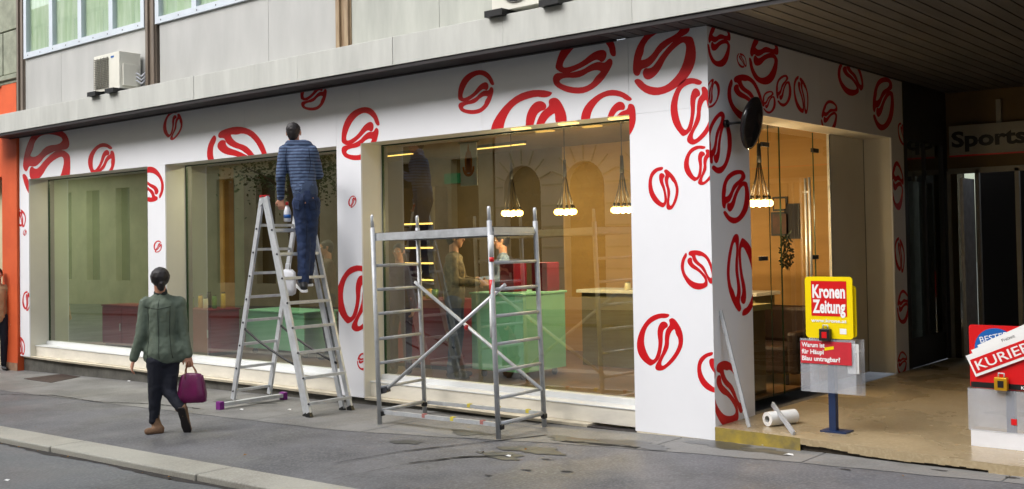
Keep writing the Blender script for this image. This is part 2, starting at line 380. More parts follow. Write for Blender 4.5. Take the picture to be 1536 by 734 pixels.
blot(1410, 707, .05, .02, M['smudge'], .0072, 25); blot(1518, 718, .05, .02, M['smudge'], .0072, 26); blot(1268, 705, .05, .015, M['smudge'], .0052, 27)
M['orangerefl'] = mat('orange_reflection', (104, 84, 62), .6, rgb2=(84, 78, 70), scale=9)
blot(872, 660, .16, .03, M['orangerefl'], .0078, 31)  # orange reflection on the wet ground, painted as a brownish patch
# iron cover near the wall at the left
m = MB(); m.prism([(p.x, p.y, gz(p.x)+.004) for p in (oG(36, 569), oG(92, 562), oG(120, 566), oG(76, 575))], (0, 0, .006))
tag(m.build('manhole_cover', M['metalplate']), 'flat rusty iron cover set in the sidewalk by the left wall base', 'manhole cover')
# fallen leaves and bits of litter
m = MB(); rnd = random.Random(4)
for i in range(46):
    if i < 34:
        x = rnd.uniform(-8, 0); y = KY0-.02-abs(rnd.gauss(0, .035)); z = gz(x)+RD+.004
    else:
        x = rnd.uniform(-9, 3); y = rnd.uniform(-2.8, -.4); z = gz(x)+.009
    a = rnd.uniform(0, 6.28); s_ = rnd.uniform(.008, .022); u = Vector((math.cos(a), math.sin(a), .1)); v = Vector((-math.sin(a), math.cos(a), .25))
    c = Vector((x, y, z)); m.poly([c-u*s_, c-v*s_*.5+Vector((0, 0, .004)), c+u*s_, c+v*s_*.6+Vector((0, 0, .006))])
o = m.build('fallen_leaves', mat('dry_leaf', (158, 116, 50), .8, rgb2=(110, 74, 34), scale=30), origin=(0, 0, 0)); o['kind'] = 'stuff'; tag(o, 'small dry yellow leaves lying along the kerb', 'leaves')
for (px, py, s_) in ((193, 573, .03), (362, 616, .028), (434, 616, .024), (762, 686, .03), (1146, 670, .035), (1183, 684, .045), (10, 712, .03)):
    p = oG(px, py); m = MB(); z = gz(p.x)+.006 if py < 700 or px > 100 else gz(p.x)+RD
    m.add([(p.x-s_, p.y-.01, z), (p.x-.2*s_, p.y-.02, z+.008), (p.x+s_, p.y-.004, z+.002), (p.x+.6*s_, p.y+.02, z+.01), (p.x-.6*s_, p.y+.018, z+.004), (p.x, p.y, z+.015)], [(0, 1, 5), (1, 2, 5), (2, 3, 5), (3, 4, 5), (4, 0, 5)])
    lab = {193: 'white paper scrap on the sidewalk left of the walking woman', 362: 'white paper scrap on the sidewalk between the ladder feet, left one', 434: 'white paper scrap on the sidewalk between the ladder feet, right one', 762: 'white paper scrap on the asphalt crack in front of the scaffold', 1146: 'small white paper scrap beside the step at the corner pillar', 1183: 'crumpled white paper scrap on the paving before the yellow edged step', 10: 'white paper scrap on the road by the kerb'}[px]
    tag(m.build('paper_scrap', M['paper']), lab, 'litter', 'paper scraps on the ground')

# passage floor with worn yellow step
FZ = .12
m = MB()
ex = [(0.0, -.01), (.25, -.03), (.6, -.05), (.9, -.08), (1.2, -.10), (1.6, -.14), (2.1, -.17), (3.2, -.22), (7, -.4)]
ring = [(x, y) for x, y in ex]
fine = []
for (a, ya), (b, yb) in zip(ring, ring[1:]):
    n = max(2, int((b-a)/.05))
    for i in range(n):
        t = i/n; fine.append((a+(b-a)*t, ya+(yb-ya)*t+(random.uniform(-.004, .004) if a > .35 and a < 3 else 0)))
fine.append(ring[-1])
m.poly([(x, y, FZ) for x, y in fine]+[(7, 6.3, FZ), (0, 6.3, FZ)])
for (xa, ya), (xb, yb) in zip(fine, fine[1:]):
    mi = 1 if xa < .78 else (2 if random.random() < .8 and xa < 2.2 else 0)
    hh = .062+.010*math.sin(xa*5.3)+random.uniform(-.004, .004)
    if mi == 1 or xa > 2.2:
        m.poly([(xa, ya, FZ), (xb, yb, FZ), (xb, yb, gz(xb)-.02), (xa, ya, gz(xa)-.02)], mi)
    else:
        m.poly([(xa, ya, FZ), (xb, yb, FZ), (xb, yb, FZ-hh), (xa, ya, FZ-hh)], 0)
        m.poly([(xa, ya+.03, FZ-.03), (xb, yb+.03, FZ-.03), (xb, yb+.03, gz(xb)-.02), (xa, ya+.03, gz(xa)-.02)], 2)
struct(m.build('passage_floor', [M['terrazzo'], M['yellowpaint'], mat('dark_step_joint', (70, 62, 52), .9, var=.3, scale=12)], origin=(0, 0, 0)))

# ================================================================ SHOP BUILDING
ZT, ZO = 3.554, 2.858
B = thing('shop_building', 'grey panelled building with a white coffee bean patterned shopfront and flat canopy', 'building', (-6, 0, 0))
TPL_A = [(395, 72), (330, 62), (260, 72), (190, 110), (130, 185), (90, 270), (68, 350), (68, 430), (90, 500), (130, 555), (190, 600), (212, 606), (245, 585), (262, 572), (300, 525), (318, 450), (330, 350), (330, 290), (335, 245), (355, 218), (375, 208), (383, 190), (375, 165), (355, 150), (335, 147), (310, 158), (290, 190), (278, 240), (278, 290), (288, 350), (285, 420), (265, 500), (245, 540), (220, 542), (195, 520), (160, 450), (140, 370), (145, 290), (165, 220), (200, 170), (250, 135), (305, 112), (350, 115), (380, 107), (396, 88)]
TPL_B = [(395, 124), (420, 112), (445, 120), (480, 165), (515, 230), (532, 310), (525, 400), (495, 470), (450, 540), (400, 595), (340, 645), (300, 656), (265, 648), (252, 625), (262, 590), (300, 525), (330, 450), (352, 372), (350, 310), (358, 250), (375, 215), (398, 188), (400, 165), (392, 145)]
TPL_BH = [(443, 222), (410, 260), (392, 320), (392, 400), (370, 460), (335, 520), (315, 570), (320, 605), (350, 595), (400, 540), (450, 470), (485, 390), (485, 320), (460, 280), (452, 240)]
TP = [(398, 95), (243, 612), (85, 290), (524, 405)]
def smooth_poly(p, it=2):
    for _ in range(it):
        q = []
        for i in range(len(p)):
            a, b = p[i], p[(i+1) % len(p)]; q += [(a[0]*.75+b[0]*.25, a[1]*.75+b[1]*.25), (a[0]*.25+b[0]*.75, a[1]*.25+b[1]*.75)]
        p = q
    return p
TPL_A, TPL_B, TPL_BH = smooth_poly(TPL_A, 1), smooth_poly(TPL_B, 1), smooth_poly(TPL_BH, 1)
def tri(loops):
    L = [[Vector((x, y, 0)) for x, y in l] for l in loops]; flat = [p for l in L for p in l]
    return [[(flat[i].x, flat[i].y) for i in t] for t in tessellate_polygon(L)]
def inflate(p, d):
    n = len(p); ar = sum(p[i][0]*p[(i+1) % n][1]-p[(i+1) % n][0]*p[i][1] for i in range(n)); sg = 1 if ar > 0 else -1; q = []
    for i in range(n):
        a, b = p[i-1], p[(i+1) % n]; tx, ty = b[0]-a[0], b[1]-a[1]; L = math.hypot(tx, ty) or 1
        q.append((p[i][0]+sg*ty/L*d, p[i][1]-sg*tx/L*d))
    return q
TRI = [(tri([TPL_A]), 0), (tri([TPL_B, TPL_BH]), .0004)]
TRIB = [(tri([inflate(TPL_A, 2.5)]), 0), (tri([inflate(TPL_B, 2.5), inflate(TPL_BH, -2.5)]), .0004)]
def clip(poly, rect):
    x0, x1, z0, z1 = rect
    for ax, val, sgn in ((0, x0, 1), (0, x1, -1), (1, z0, 1), (1, z1, -1)):
        out = []
        for i in range(len(poly)):
            a, b = poly[i-1], poly[i]; da, db = (a[ax]-val)*sgn, (b[ax]-val)*sgn
            if (da >= 0) != (db >= 0):
                t = da/(da-db); out.append((a[0]+(b[0]-a[0])*t, a[1]+(b[1]-a[1])*t))
            if db >= 0: out.append(b)
        poly = out
        if len(poly) < 3: return None
    return poly
def bean(mb, pts4, toplane, from_uv, rects, mi=1, lift=.0012, k=0, bold=False):
    """pts4: photo pixels of gap, far notch, side A, side B; fitted with an affine map onto the board"""
    T = np.array([[x, y, 1.] for x, y in TP]); Q = np.array([toplane(*p) for p in pts4])
    A, *_ = np.linalg.lstsq(T, Q, rcond=None)
    for tris, dl in (TRIB if bold else TRI):
        for t in tris:
            q = [tuple(np.array([x, y, 1.])@A) for x, y in t]
            for r in rects:
                c = clip(q, r)
                if c: mb.poly([from_uv(u, v, lift+dl+.0002*(k % 5)) for u, v in c], mi)
YO = .722
FR = [(-12.72, 0, ZO, ZT), (-12.72, -12.40, 0, ZO), (-8.87, -8.427, 0, ZO), (-4.851, -4.436, 0, ZO), (-.812, 0, .0, ZO)]
SR = [(0, 4.63, ZO, ZT), (0, YO, FZ, ZO), (4.235, 4.63, FZ, ZO)]
pf = lambda px, py: (oY(px, py).x, oY(px, py).z)
ps = lambda px, py: (oX(px, py).y, oX(px, py).z)
FB = [((1004.7, 474.3), (981.4, 549.6), (957.7, 503.5), (1023.6, 520.7)), ((956.4, 116.7), (1036.5, 48.8), (1016.9, 128.9), (967, 52)),
 ((921.6, 85.2), (835.3, 108.2), (875, 49), (876, 140)), ((945.7, 154.2), (883, 211), (887.4, 148), (942.6, 205)), ((826.6, 144.4), (766, 240), (746.5, 173), (843.8, 205.8)),
 ((738.7, 129), (688.4, 153.8), (706.8, 109), (722.7, 168.5)), ((1056.8, 120.4), (1032.4, 201.8), (1005.7, 151.7), (1066, 190)), ((1060, 220.6), (1047, 271.7), (1026, 241), (1073, 256)),
 ((995.4, 251.4), (998.5, 310), (972.8, 281.8), (1018.3, 285)), ((1031.4, 380), (1064.3, 425.8), (1029, 423), (1061.5, 384.8)), ((1069.6, 531), (1081, 590), (1047.3, 561.5), (1103, 556)),
 ((568, 189.4), (514.6, 218.6), (533, 165.4), (546.8, 237.6)), ((533, 295.7), (526.3, 311), (523, 299), (533.4, 304.4)), ((550.8, 403), (525, 484.7), (508.6, 431.7), (568, 467)),
 ((536.6, 541), (553, 543), (544, 555.5), (544, 529)), ((241.7, 364.5), (232, 375.5), (233, 364), (241, 377)), ((237.3, 293.5), (210, 257), (239.3, 261.6), (214.8, 301)),
 ((35.5, 261), (101.7, 226), (80.5, 301), (57.6, 193.3)), ((167.7, 225.7), (139.5, 263.5), (138.7, 224.5), (168, 256)), ((266.2, 166), (254.2, 204.2), (246.7, 185.5), (273.7, 196)),
 ((326.6, 207.7), (392, 258), (326.6, 260), (376, 192.6)), ((490.4, 130.6), (453.2, 151), (463, 117), (477, 165.2)), ((31.6, 315.3), (34, 341), (23, 327), (38, 325)),
 ((39, 345), (36, 353), (35.2, 348), (40, 351)), ((41.9, 438), (39.5, 464.7), (33.6, 449.7), (46, 453.7)), ((30.8, 506), (34, 532.7), (23, 517), (36.3, 517))]
SB = [((1061.4, 65.4), (1093.6, 62.7), (1081.3, 100.3), (1077, 33)), ((1062, 160.8), (1070.4, 121.3), (1079.4, 141.7), (1057, 139)), ((1124.3, 83.4), (1165.3, 81.5), (1149, 129), (1143.4, 52)),
 ((1108, 80.5), (1116.7, 100.5), (1107, 95.8), (1118, 86)), ((1101.4, 125.3), (1140.5, 172), (1101, 168), (1127.2, 114.8)), ((1145.3, 162.5), (1160.6, 143.5), (1159.6, 166.3), (1146.3, 139.6)),
 ((1166.3, 150), (1182.5, 119.6), (1183.5, 153), (1166.3, 120.6)), ((1198.3, 115.8), (1206.3, 169.2), (1191, 145.4), (1211.7, 139.6)), ((1263, 90.6), (1288.8, 133), (1264, 136), (1288, 103)),
 ((1232, 178.3), (1255, 168.5), (1245.4, 200.4), (1241.9, 150.8)), ((1311, 169.4), (1338.4, 133), (1332, 190.7), (1316, 123.4)), ((1351.7, 186), (1356, 219), (1347, 200), (1360, 203)),
 ((1338.6, 271), (1355.5, 279), (1345.4, 315.8), (1344, 242)), ((1348.5, 357.8), (1351, 406.8), (1342, 382.3), (1357, 382.3)), ((1345.3, 460.7), (1362, 455.8), (1356, 486), (1353.8, 434.6)),
 ((1346.6, 544), (1360.3, 540.8), (1352.8, 563.7), (1351.8, 527.7)), ((1067, 248), (1086.8, 177), (1095, 238), (1064, 195)), ((1086.8, 315.4), (1119, 268.8), (1115, 325.2), (1088, 266)),
 ((1113, 466.8), (1110, 354.6), (1134, 417), (1089, 417)), ((1069, 543.4), (1105.8, 611.1), (1081, 637.5), (1105.8, 563.4))]
m = MB(); gp = .0015
# boards: long fascia boards and column boards with hairline joints
fx = [-12.72, -9.6, -6.6, -4.851, -4.436, -2.6, -.812, 0]
for a, b in zip(fx, fx[1:]): m.box(a+gp, b-(gp if b < 0 else 0), 0, .02, ZO, ZT-.002)
for (a, b, z0, z1) in FR[1:]: m.box(a, b-.0, .0003 if a < -1 else 0, .02, z0 + (.0 if a < -1 else gz(-.4)+.012), z1-.0015)
for k, b in enumerate(FB): bean(m, b, pf, lambda u, v, l: (u, -l, v), FR, k=k, bold=k in (1, 2, 4, 5, 11, 17, 18, 20))
m.build('front_cladding', [M['white'], M['red']], B)
m = MB(); sy = [.02, YO, 2.3, 3.5, 4.63]
m.box(-.02, 0, .0203, .46, FZ+.0, ZT-.002)
m.box(-.02, 0, .4603, YO, FZ+.0, ZT-.002)
for a, b in zip(sy[1:], sy[2:]): m.box(-.02, 0, a+gp, b-gp, ZO, ZT-.002)
m.box(-.02, 0, 4.235, 4.63, FZ, ZO-.0015)
SRR = [(.02, .46, FZ, ZT), (.46, YO, FZ, ZT), (YO, 4.63, ZO, ZT), (4.235, 4.63, FZ, ZO)]
SRR[0] = (0, .46, FZ, ZT)
for k, b in enumerate(SB): bean(m, b, ps, lambda u, v, l: (l, u, v), SRR, k=k, bold=k in (0, 2, 4, 8, 10, 16, 17, 19))
m.build('side_cladding', [M['white'], M['red']], B)
# carcass behind the boards and the building mass above
GY = .33        # plane of the shop glass
OPN = [(-12.40, -8.87), (-8.427, -4.851), (-4.436, -.812)]
m = MB()
for a, b in ((-12.72, -12.42), (-8.85, -8.447), (-4.831, -4.456), (-.792, -.022)): m.box(a, b, .022, GY+.1, 0 if a < -1 else .02, ZT)
m.box(-12.42, -.022, .0225, GY+.1, ZO+.022, ZT)
m.box(-.4, -.0225, GY+.1, YO-.02, FZ, ZT); m.box(-.4, -.0225, YO-.02, 4.255, ZO+.022, ZT); m.box(-.42, -.0225, 4.255, 4.63, FZ, ZT)
m.build('pier_core', M['darkgrey'], B)
# recess linings (jambs, soffit, apron)
def lining(a, b):
    m = MB(); t = .018
    m.box(a-t, a, .0205, GY, .0, ZO+t); m.box(b, b+t, .0205, GY, .0, ZO+t)
    m.box(a, b, .0205, GY, ZO, ZO+t)
    return m
for (a, b) in OPN:
    lining(a, b).build('recess_lining', M['cream'], B)
    # apron below the glass and white bottom rail
    m = MB(); m.box(a, b, .10, .14, .013, .165); m.build('apron', M['creamdirty'], B)
    fr = MB(); fr.box(a, b, GY-.055, GY+.04, .165, .235); fr.box(a, b, .19, GY-.055, .165, .178)
    fr.box(a, a+.012, GY-.012, GY+.02, .235, ZO); fr.box(b-.012, b, GY-.012, GY+.02, .235, ZO); fr.box(a+.012, b-.012, GY-.012, GY+.02, ZO-.012, ZO)
    w = MB(); w.box(a, b, GY-.055, GY+.04, .165, .235); w.box(a, b, .09, GY-.055, .165, .180)
    wf = w.build('shop_window', M['pvc'], B, bevel=.004)
    e = MB(); e.box(a, a+.014, GY-.012, GY+.02, .235, ZO); e.box(b-.014, b, GY-.012, GY+.02, .235, ZO); e.box(a+.014, b-.014, GY-.012, GY+.02, ZO-.014, ZO); e.build('gasket', M['edge'], wf)
    p = MB(); p.poly([(a+.014, GY, .235), (b-.014, GY, .235), (b-.014, GY, ZO-.014), (a+.014, GY, ZO-.014)]); p.build('pane', M['glassA'] if a > -5 else M['glassC'], wf)
# slim stone ledge and dark base
for (a, b) in ((-12.66, -8.3), (-8.3, -4.85), (-4.436, -1.35)):
    m = MB()
    n = 14
    for i in range(n):
        xa = a+(b-a)*i/n; xb = a+(b-a)*(i+1)/n
        ya = -.0-.012*math.sin(xa*2.1); yb = -.0-.012*math.sin(xb*2.1)
        m.add([(xa, ya+.01, -.022), (xb, yb+.01, -.022), (xb, .2, -.022), (xa, .2, -.022), (xa, ya, .006), (xb, yb, .006), (xb, .2, .012), (xa, .2, .012)], [(0, 3, 2, 1), (4, 5, 6, 7), (0, 1, 5, 4), (1, 2, 6, 5), (2, 3, 7, 6), (3, 0, 4, 7)])
    m.build('ledge', M['ledge'], B)
m = MB(); m.box(-12.72, -.83, .06, .33, -.6, -.023); m.box(-.83, -.81, .06, .33, -.3, .012); m.build('base_wall', M['base'], B)
m = MB(); m.box(-1.35, -.813, -.0, .095, -.08, gz(-1.1)+.012); m.build('base_gap', M['darktrim'], B)
m = MB(); m.box(-.8, .0-.005, .002, .06, gz(-.8)-.02, .012); m.box(-.04, -.002, .004, .4, -.05, FZ-.002); m.build('pillar_foot', M['ledge'], B)

# canopy
CF, CB, CT = -.47, 3.565, 3.86
m = MB(); cx = [-13.4, -11.2, -8.9, -7.0, -5.75, -4.95, -3.4, -1.9, -.45, 1.2, 2.9, 4.6, 6.3, 8]
for i, (a, b) in enumerate(zip(cx, cx[1:])): m.box(a+.0015, b-.0015, CF-.002*(i % 3), CF+.02, CB, CT)
m.box(-13.4, 8, CF+.02, -.085, CT-.03, CT-.012)
m.build('canopy_fascia', M['band'], B, bevel=.003)
m = MB(); m.box(-13.39, 8, CF+.012, CF+.05, CB-.04, CB-.001); m.box(-13.0, -.93, CF+.051, .0, ZT, ZT+.03); m.box(-12.98, -.93, -.05, -.001, ZT-.012, ZT-.0005)
m.build('canopy_trim', M['darktrim'], B)
# slatted soffit of canopy and passage: boards run back from the street
m = MB(); x = -.93; pitch = .137
while x < 7.9:
    y1 = 0-.001 if x+pitch < .0 else 6.2
    if x < 0 < x+pitch: y1 = -.001
    m.box(x+.008, x+pitch-.008, CF+.055, y1, ZT-.0, ZT+.02); x += pitch
m.build('soffit_boards', M['soffitdark'], B)
m = MB(); m.box(-.93, 8, CF+.06, 6.25, ZT+.03, ZT+.05); m.build('soffit_backing', M['gap'], B)
m = MB(); m.box(.002, .03, -.01, 4.63, ZT-.006, ZT-.0005); m.build('ceiling_edge_trim', M['darktrim'], B)

# upper storeys
UY = -.08
posts = [-12.45, -8.6, -4.6, -.6, 3.4, 7.4]
WZ0, WZ1 = 4.78, 6.6
m = MB(); mm = MB()
for k, (a, b) in enumerate(zip(posts, posts[1:])):
    t = m if k % 2 == 0 else mm
    n = 2 if k != 1 else 2
    splits = {0: [a+.13, -11.15, b-.13], 1: [a+.2, -5.99, b-.13], 2: [a+.13, -3.1, b-.13]}.get(k, [a+.13, (a+b)/2, b-.13])
    for z0, z1 in ((CT-.03, WZ0), (WZ1, WZ0+3.4), (WZ1+3.4, 13)):
        for xa, xb in zip(splits, splits[1:]): q_ = MB(); q_.box(xa+.003, xb-.003, UY, UY+.05, z0, z1); q_.build('facade_panel', M['panel'] if k in (0, 1) else M['panel2'], B)
m = MB(); m.box(-12.6, 7.4, UY+.055, .6, CT-.01, 13.2); 
# leave window reveals: shallow, panes sit on the face
m.build('upper_wall', M['darkgrey'], B)
for k, px in enumerate(posts):
    m = MB(); mt = M['tanpost'] if k == 2 else M['brownpost']
    m.box(px-.13, px+.13, UY-.01, UY+.05, CT-.02, 13); m.box(px-.10, px-.04, UY-.04, UY-.01, CT-.02, 13); m.box(px+.05, px+.11, UY-.04, UY-.01, CT-.02, 13)
    m.build('facade_post', mt, B)
wk = 0
for fl in (0, 3.4):
    for k, (a, b) in enumerate(zip(posts, posts[1:])):
        a2, b2 = a+.14, b-.14; z0, z1 = WZ0+fl, WZ1+fl
        f = MB(); y0, y1 = UY-.035, UY+.04; T = .09
        f.box(a2, b2, y0, y1, z0, z0+T); f.box(a2, b2, y0, y1, z1-T, z1); f.box(a2, a2+T, y0, y1, z0+T, z1-T); f.box(b2-T, b2, y0, y1, z0+T, z1-T)
        nm = 4
        for i in range(1, nm):
            xx = a2+(b2-a2)*i/nm; f.box(xx-.055, xx+.055, y0+.003, y1, z0+T, z1-T)
        for i in range(9):   # frame fixings
            xx = a2+.15+(b2-a2-.3)*i/8; f.add([(xx+.012*math.cos(t), y0-.004, z0+.04+.012*math.sin(t)) for t in [j*math.pi/4 for j in range(8)]], [list(range(8))], 1)
        wf = f.build('upper_window', [M['winframe'], M['darkgrey']], B)
        cu = MB(); n = 40
        for i in range(n):
            xa = a2+T+(b2-a2-2*T)*i/n; xb = a2+T+(b2-a2-2*T)*(i+1)/n
            ya = UY+.035+.008*math.sin(i*1.9); yb = UY+.035+.008*math.sin((i+1)*1.9)
            cu.poly([(xa, ya, z0+T), (xb, yb, z0+T), (xb, yb, z1-T), (xa, ya, z1-T)])
        cu.build('curtain', M['curtain'], wf)
        p = MB(); p.poly([(a2+T, UY+.01, z0+T), (b2-T, UY+.01, z0+T), (b2-T, UY+.01, z1-T), (a2+T, UY+.01, z1-T)]); p.build('pane', M['glassup'], wf)

# interior shell
IB, IC = 4.35, 3.1
m = MB(); m.box(-12.7, -.45, GY+.12, IB, FZ-.02, FZ); m.build('shop_floor', M['floorin'], B)
m = MB(); m.box(-12.7, -.42, GY+.101, IB, IC, IC+.05); m.build('shop_ceiling', M['ceilin'], B)
m = MB(); m.box(-4.9, -.42, IB, IB+.1, FZ, IC); m.build('wood_wall', M['ochre'], B)
m = MB(); m.box(-12.7, -4.9, IB, IB+.1, FZ, IC); m.build('back_wall', M['brownwall'], B)
m = MB(); m.box(-12.75, -12.7, GY+.1, IB+.1, FZ, IC); m.build('end_wall', M['palegreenwall'], B)
m = MB(); m.box(-12.7, -.42, GY+.05, GY+.1, 0.0, FZ+.05); m.build('sill_upstand', M['cream'], B)
for (px, w) in ((190, .2), (341, .14)):
    m = MB(); c = oY(px, 400, 3.0); m.box(c.x-w/2, c.x+w/2, 2.9, 3.1, FZ, IC); m.build('inner_column', M['ochre'], B)

# side entrance glazing, plane x=-.33
SX = -.33
m = MB(); t = .018
m.box(SX-.02, -.0205, YO-t, YO, FZ, ZO+t); m.box(SX-.02, -.0205, 4.235, 4.235+t, FZ, ZO+t); m.box(SX-.02, -.0205, YO, 4.235, ZO, ZO+t)
m.build('entrance_lining', M['cream'], B)
m = MB(); m.box(SX-.03, SX, 3.25, 4.234, FZ, ZO-.001); m.build('reflected_jamb_panel', M['cream'], B)  # cream panel painted in place of the jamb reflected in the glass
m = MB(); m.box(SX-.004, SX+.001, 4.22, 4.2345, FZ, ZO-.001); m.box(SX, SX+.01, 3.245, 3.255, FZ, ZO-.001); m.build('panel_joint', M['darkgrey'], B)
for (a, b) in ((YO+.005, 1.76), (1.768, 2.0)):
    p = MB(); p.poly([(SX, a, FZ+.01), (SX, b, FZ+.01), (SX, b, ZO-.01), (SX, a, ZO-.01)]); pp = p.build('side_pane', M['glassB'], B)
    e = MB(); e.box(SX-.004, SX+.004, b-.001, b+.004, FZ+.01, ZO-.01); e.build('glass_edge', M['edge'], pp)
p = MB(); p.poly([(SX, 2.83, FZ+.01), (SX, 3.24, FZ+.01), (SX, 3.24, ZO-.01), (SX, 2.83, ZO-.01)]); p.build('side_pane', M['glassB'], B)
p = MB(); p.box(SX-.006, SX+.006, 2.008, 2.012, FZ+.01, ZO-.012); p.box(SX-.006, SX+.006, 2.818, 2.822, FZ+.01, ZO-.012)
door = p.build('glass_door', M['edge'], B)
p = MB(); p.poly([(SX, 2.012, FZ+.01), (SX, 2.818, FZ+.01), (SX, 2.818, ZO-.012), (SX, 2.012, ZO-.012)]); p.build('pane', M['glassB'], door)
for sx_ in (.05, -.05):
    h = MB(); y = 2.60 if sx_ > 0 else 2.72
    h.tube([(SX+sx_, y, .5), (SX+sx_, y, 2.35)], .014)
    for z in (.8, 2.2): h.tube([(SX+sx_, y, z), (SX, y, z)], .008)
    h.build('handle', M['alu'], door)
for (px, py) in ((1147, 217), (1222, 226), (1145, 388), (1222, 386)):
    c = oX(px, py, SX); m = MB(); m.box(SX-.015, SX+.015, c.y-.075, c.y+.075, c.z-.022, c.z+.022); m.build('glass_clamp', M['darkgrey'], B, bevel=.004)
# glowing bars over window 3, standing in for reflections, not lamps
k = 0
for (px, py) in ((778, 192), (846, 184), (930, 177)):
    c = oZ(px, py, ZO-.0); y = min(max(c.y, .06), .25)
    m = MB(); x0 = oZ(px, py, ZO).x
    m.box(x0-.10, x0+.10, .10, .17, ZO-.012, ZO-.0005); m.build('soffit_reflection', M['strip'], B)

# ================================================================ NEIGHBOUR
NB = thing('neighbour_building', 'orange rendered building with mossy grey upper blocks at the left edge', 'building', (-15, 0, -.3))
m = MB(); m.box(-13.26, -12.735, -.04, .5, -.4, 4.5); m.build('pilaster', M['orange'], NB)
m = MB(); m.box(-20, -13.262, .0, .5, 2.95, 4.5); m.box(-20, -14.7, 0, .5, -.5, 2.95); m.build('orange_wall', M['orange'], NB)
m = MB()
for j, z in enumerate((4.62, 5.35, 6.08, 6.81, 7.54, 8.3, 9.0, 9.8, 10.5)):
    xo = -12.63; n = 0
    while xo > -20:
        L = .95 if (j+n) % 2 else .62; m.box(xo-L+.01, xo-.01, -.02-.004*(n % 2), .4, z+.01, z+.72); xo -= L; n += 1
m.build('upper_blocks', M['block'], NB, bevel=.012)
m = MB(); m.box(-20, -12.62, -.09, .4, 4.52, 4.6); m.box(-20, -12.62, -.05, .4, 4.46, 4.52); m.build('cornice', M['block'], NB, bevel=.01)
m = MB(); m.box(-14.7, -13.27, .35, .4, -.5, 2.95); m.build('dark_doorway', M['oppdark'], NB)
m = MB(); m.box(-13.262, -12.735, -.045, -.039, -.35, -.12); m.build('worn_plinth', mat('worn_plinth', (152, 120, 96), .85, var=.2, scale=9), NB)
m = MB(); m.box(-13.62, -13.5, .2, .24, -.4, 2.9); m.build('door_frame', M['brownpost'], NB)

# ================================================================ PASSAGE: back wall and sports shop
YB = 6.2
SP = thing('sports_shop', 'dark recessed sports shop front at the end of the covered passage', 'shopfront', (2.5, YB, FZ))
m = MB(); m.box(-.4, -.0, 4.632, YB+.2, FZ+2.75, ZT+.04); m.box(-.4, 0, 4.632, 4.75, FZ, FZ+2.75); m.box(-.4, 0, 6.05, YB+.2, FZ, FZ+2.75); m.box(-.45, -.4, 4.63, YB+.2, FZ, ZT); m.box(-.4, -.02, 4.75, 6.05, FZ, FZ+.35); m.build('side_wall', M['darkgrey'], SP)
m = MB(); m.poly([(-.03, 4.75, FZ+.35), (-.03, 6.05, FZ+.35), (-.03, 6.05, FZ+2.75), (-.03, 4.75, FZ+2.75)]); wf = m.build('display_window', M['glassA'], SP)
m = MB(); m.box(-.05, -.01, 5.38, 5.42, FZ+.35, FZ+2.75); m.build('mullion', M['darkgrey'], SP)
m = MB(); m.box(0, 7, YB+.0, YB+.3, FZ+2.45, ZT+.04); m.box(0, .12, YB, YB+.3, FZ, FZ+2.45); m.build('shop_front_wall', M['brownwall'], SP)
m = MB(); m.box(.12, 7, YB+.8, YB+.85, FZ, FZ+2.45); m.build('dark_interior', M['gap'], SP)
m = MB(); m.box(.12, 7, YB, YB+.8, FZ-.02, FZ+.001); m.build('shop_threshold', M['terrazzo'], SP)
dx = [oY(1427, 400, YB).x, oY(1470, 400, YB).x, oY(1530, 400, YB).x, oY(1620, 400, YB).x]
m = MB()
for x in dx: m.box(x-.025, x+.025, YB-.03, YB+.03, FZ, FZ+2.42)
m.box(dx[0], 7, YB-.03, YB+.03, FZ+2.38, FZ+2.45)
m.build('door_frame', M['signgrey'], SP)
m = MB(); c = dx[1]; m.box(c-.07, c-.03, YB-.5, YB-.04, FZ+.03, FZ+2.3); m.build('open_door', M['alumatt'], SP)
m = MB(); m.poly([(dx[0]+.03, YB, FZ), (dx[1]-.03, YB, FZ), (dx[1]-.03, YB, FZ+2.38), (dx[0]+.03, YB, FZ+2.38)]); m.build('door_glass', M['glassA'], SP)
m = MB(); m.box(3.9, 4.1, -.3, 6.5, 0, ZT); m.build('added_side_wall', M['brownwall'], SP)  # unseen wall, set close in to cut light entering the passage
SG = thing('sports_sign', 'dull white sign with black word Sports above the dark passage doors', 'sign', (.1, YB-.1, 2.73))
a = oY(1423, 190, YB-.1); b = oY(1423, 234, YB-.1)
m = MB(); m.box(a.x, a.x+2.6, YB-.1, YB-.02, b.z, a.z); m.box(a.x, a.x+2.6, YB-.104, YB-.1, b.z-.02, b.z, 2)
text_mb(m, 'Sports', (a.x+.03, YB-.1, b.z+.11), (1, 0, 0), (0, 0, 1), .19, 1, width=.90, bold=.035)
m.build('board', [M['signgrey'], M['inkblack'], M['kred']], SG)
for x in (a.x+.6, a.x+1.7): m = MB(); m.box(x-.03, x+.03, YB-.06, YB-.02, a.z, a.z+.3); m.build('bracket', M['signgrey'], SG)

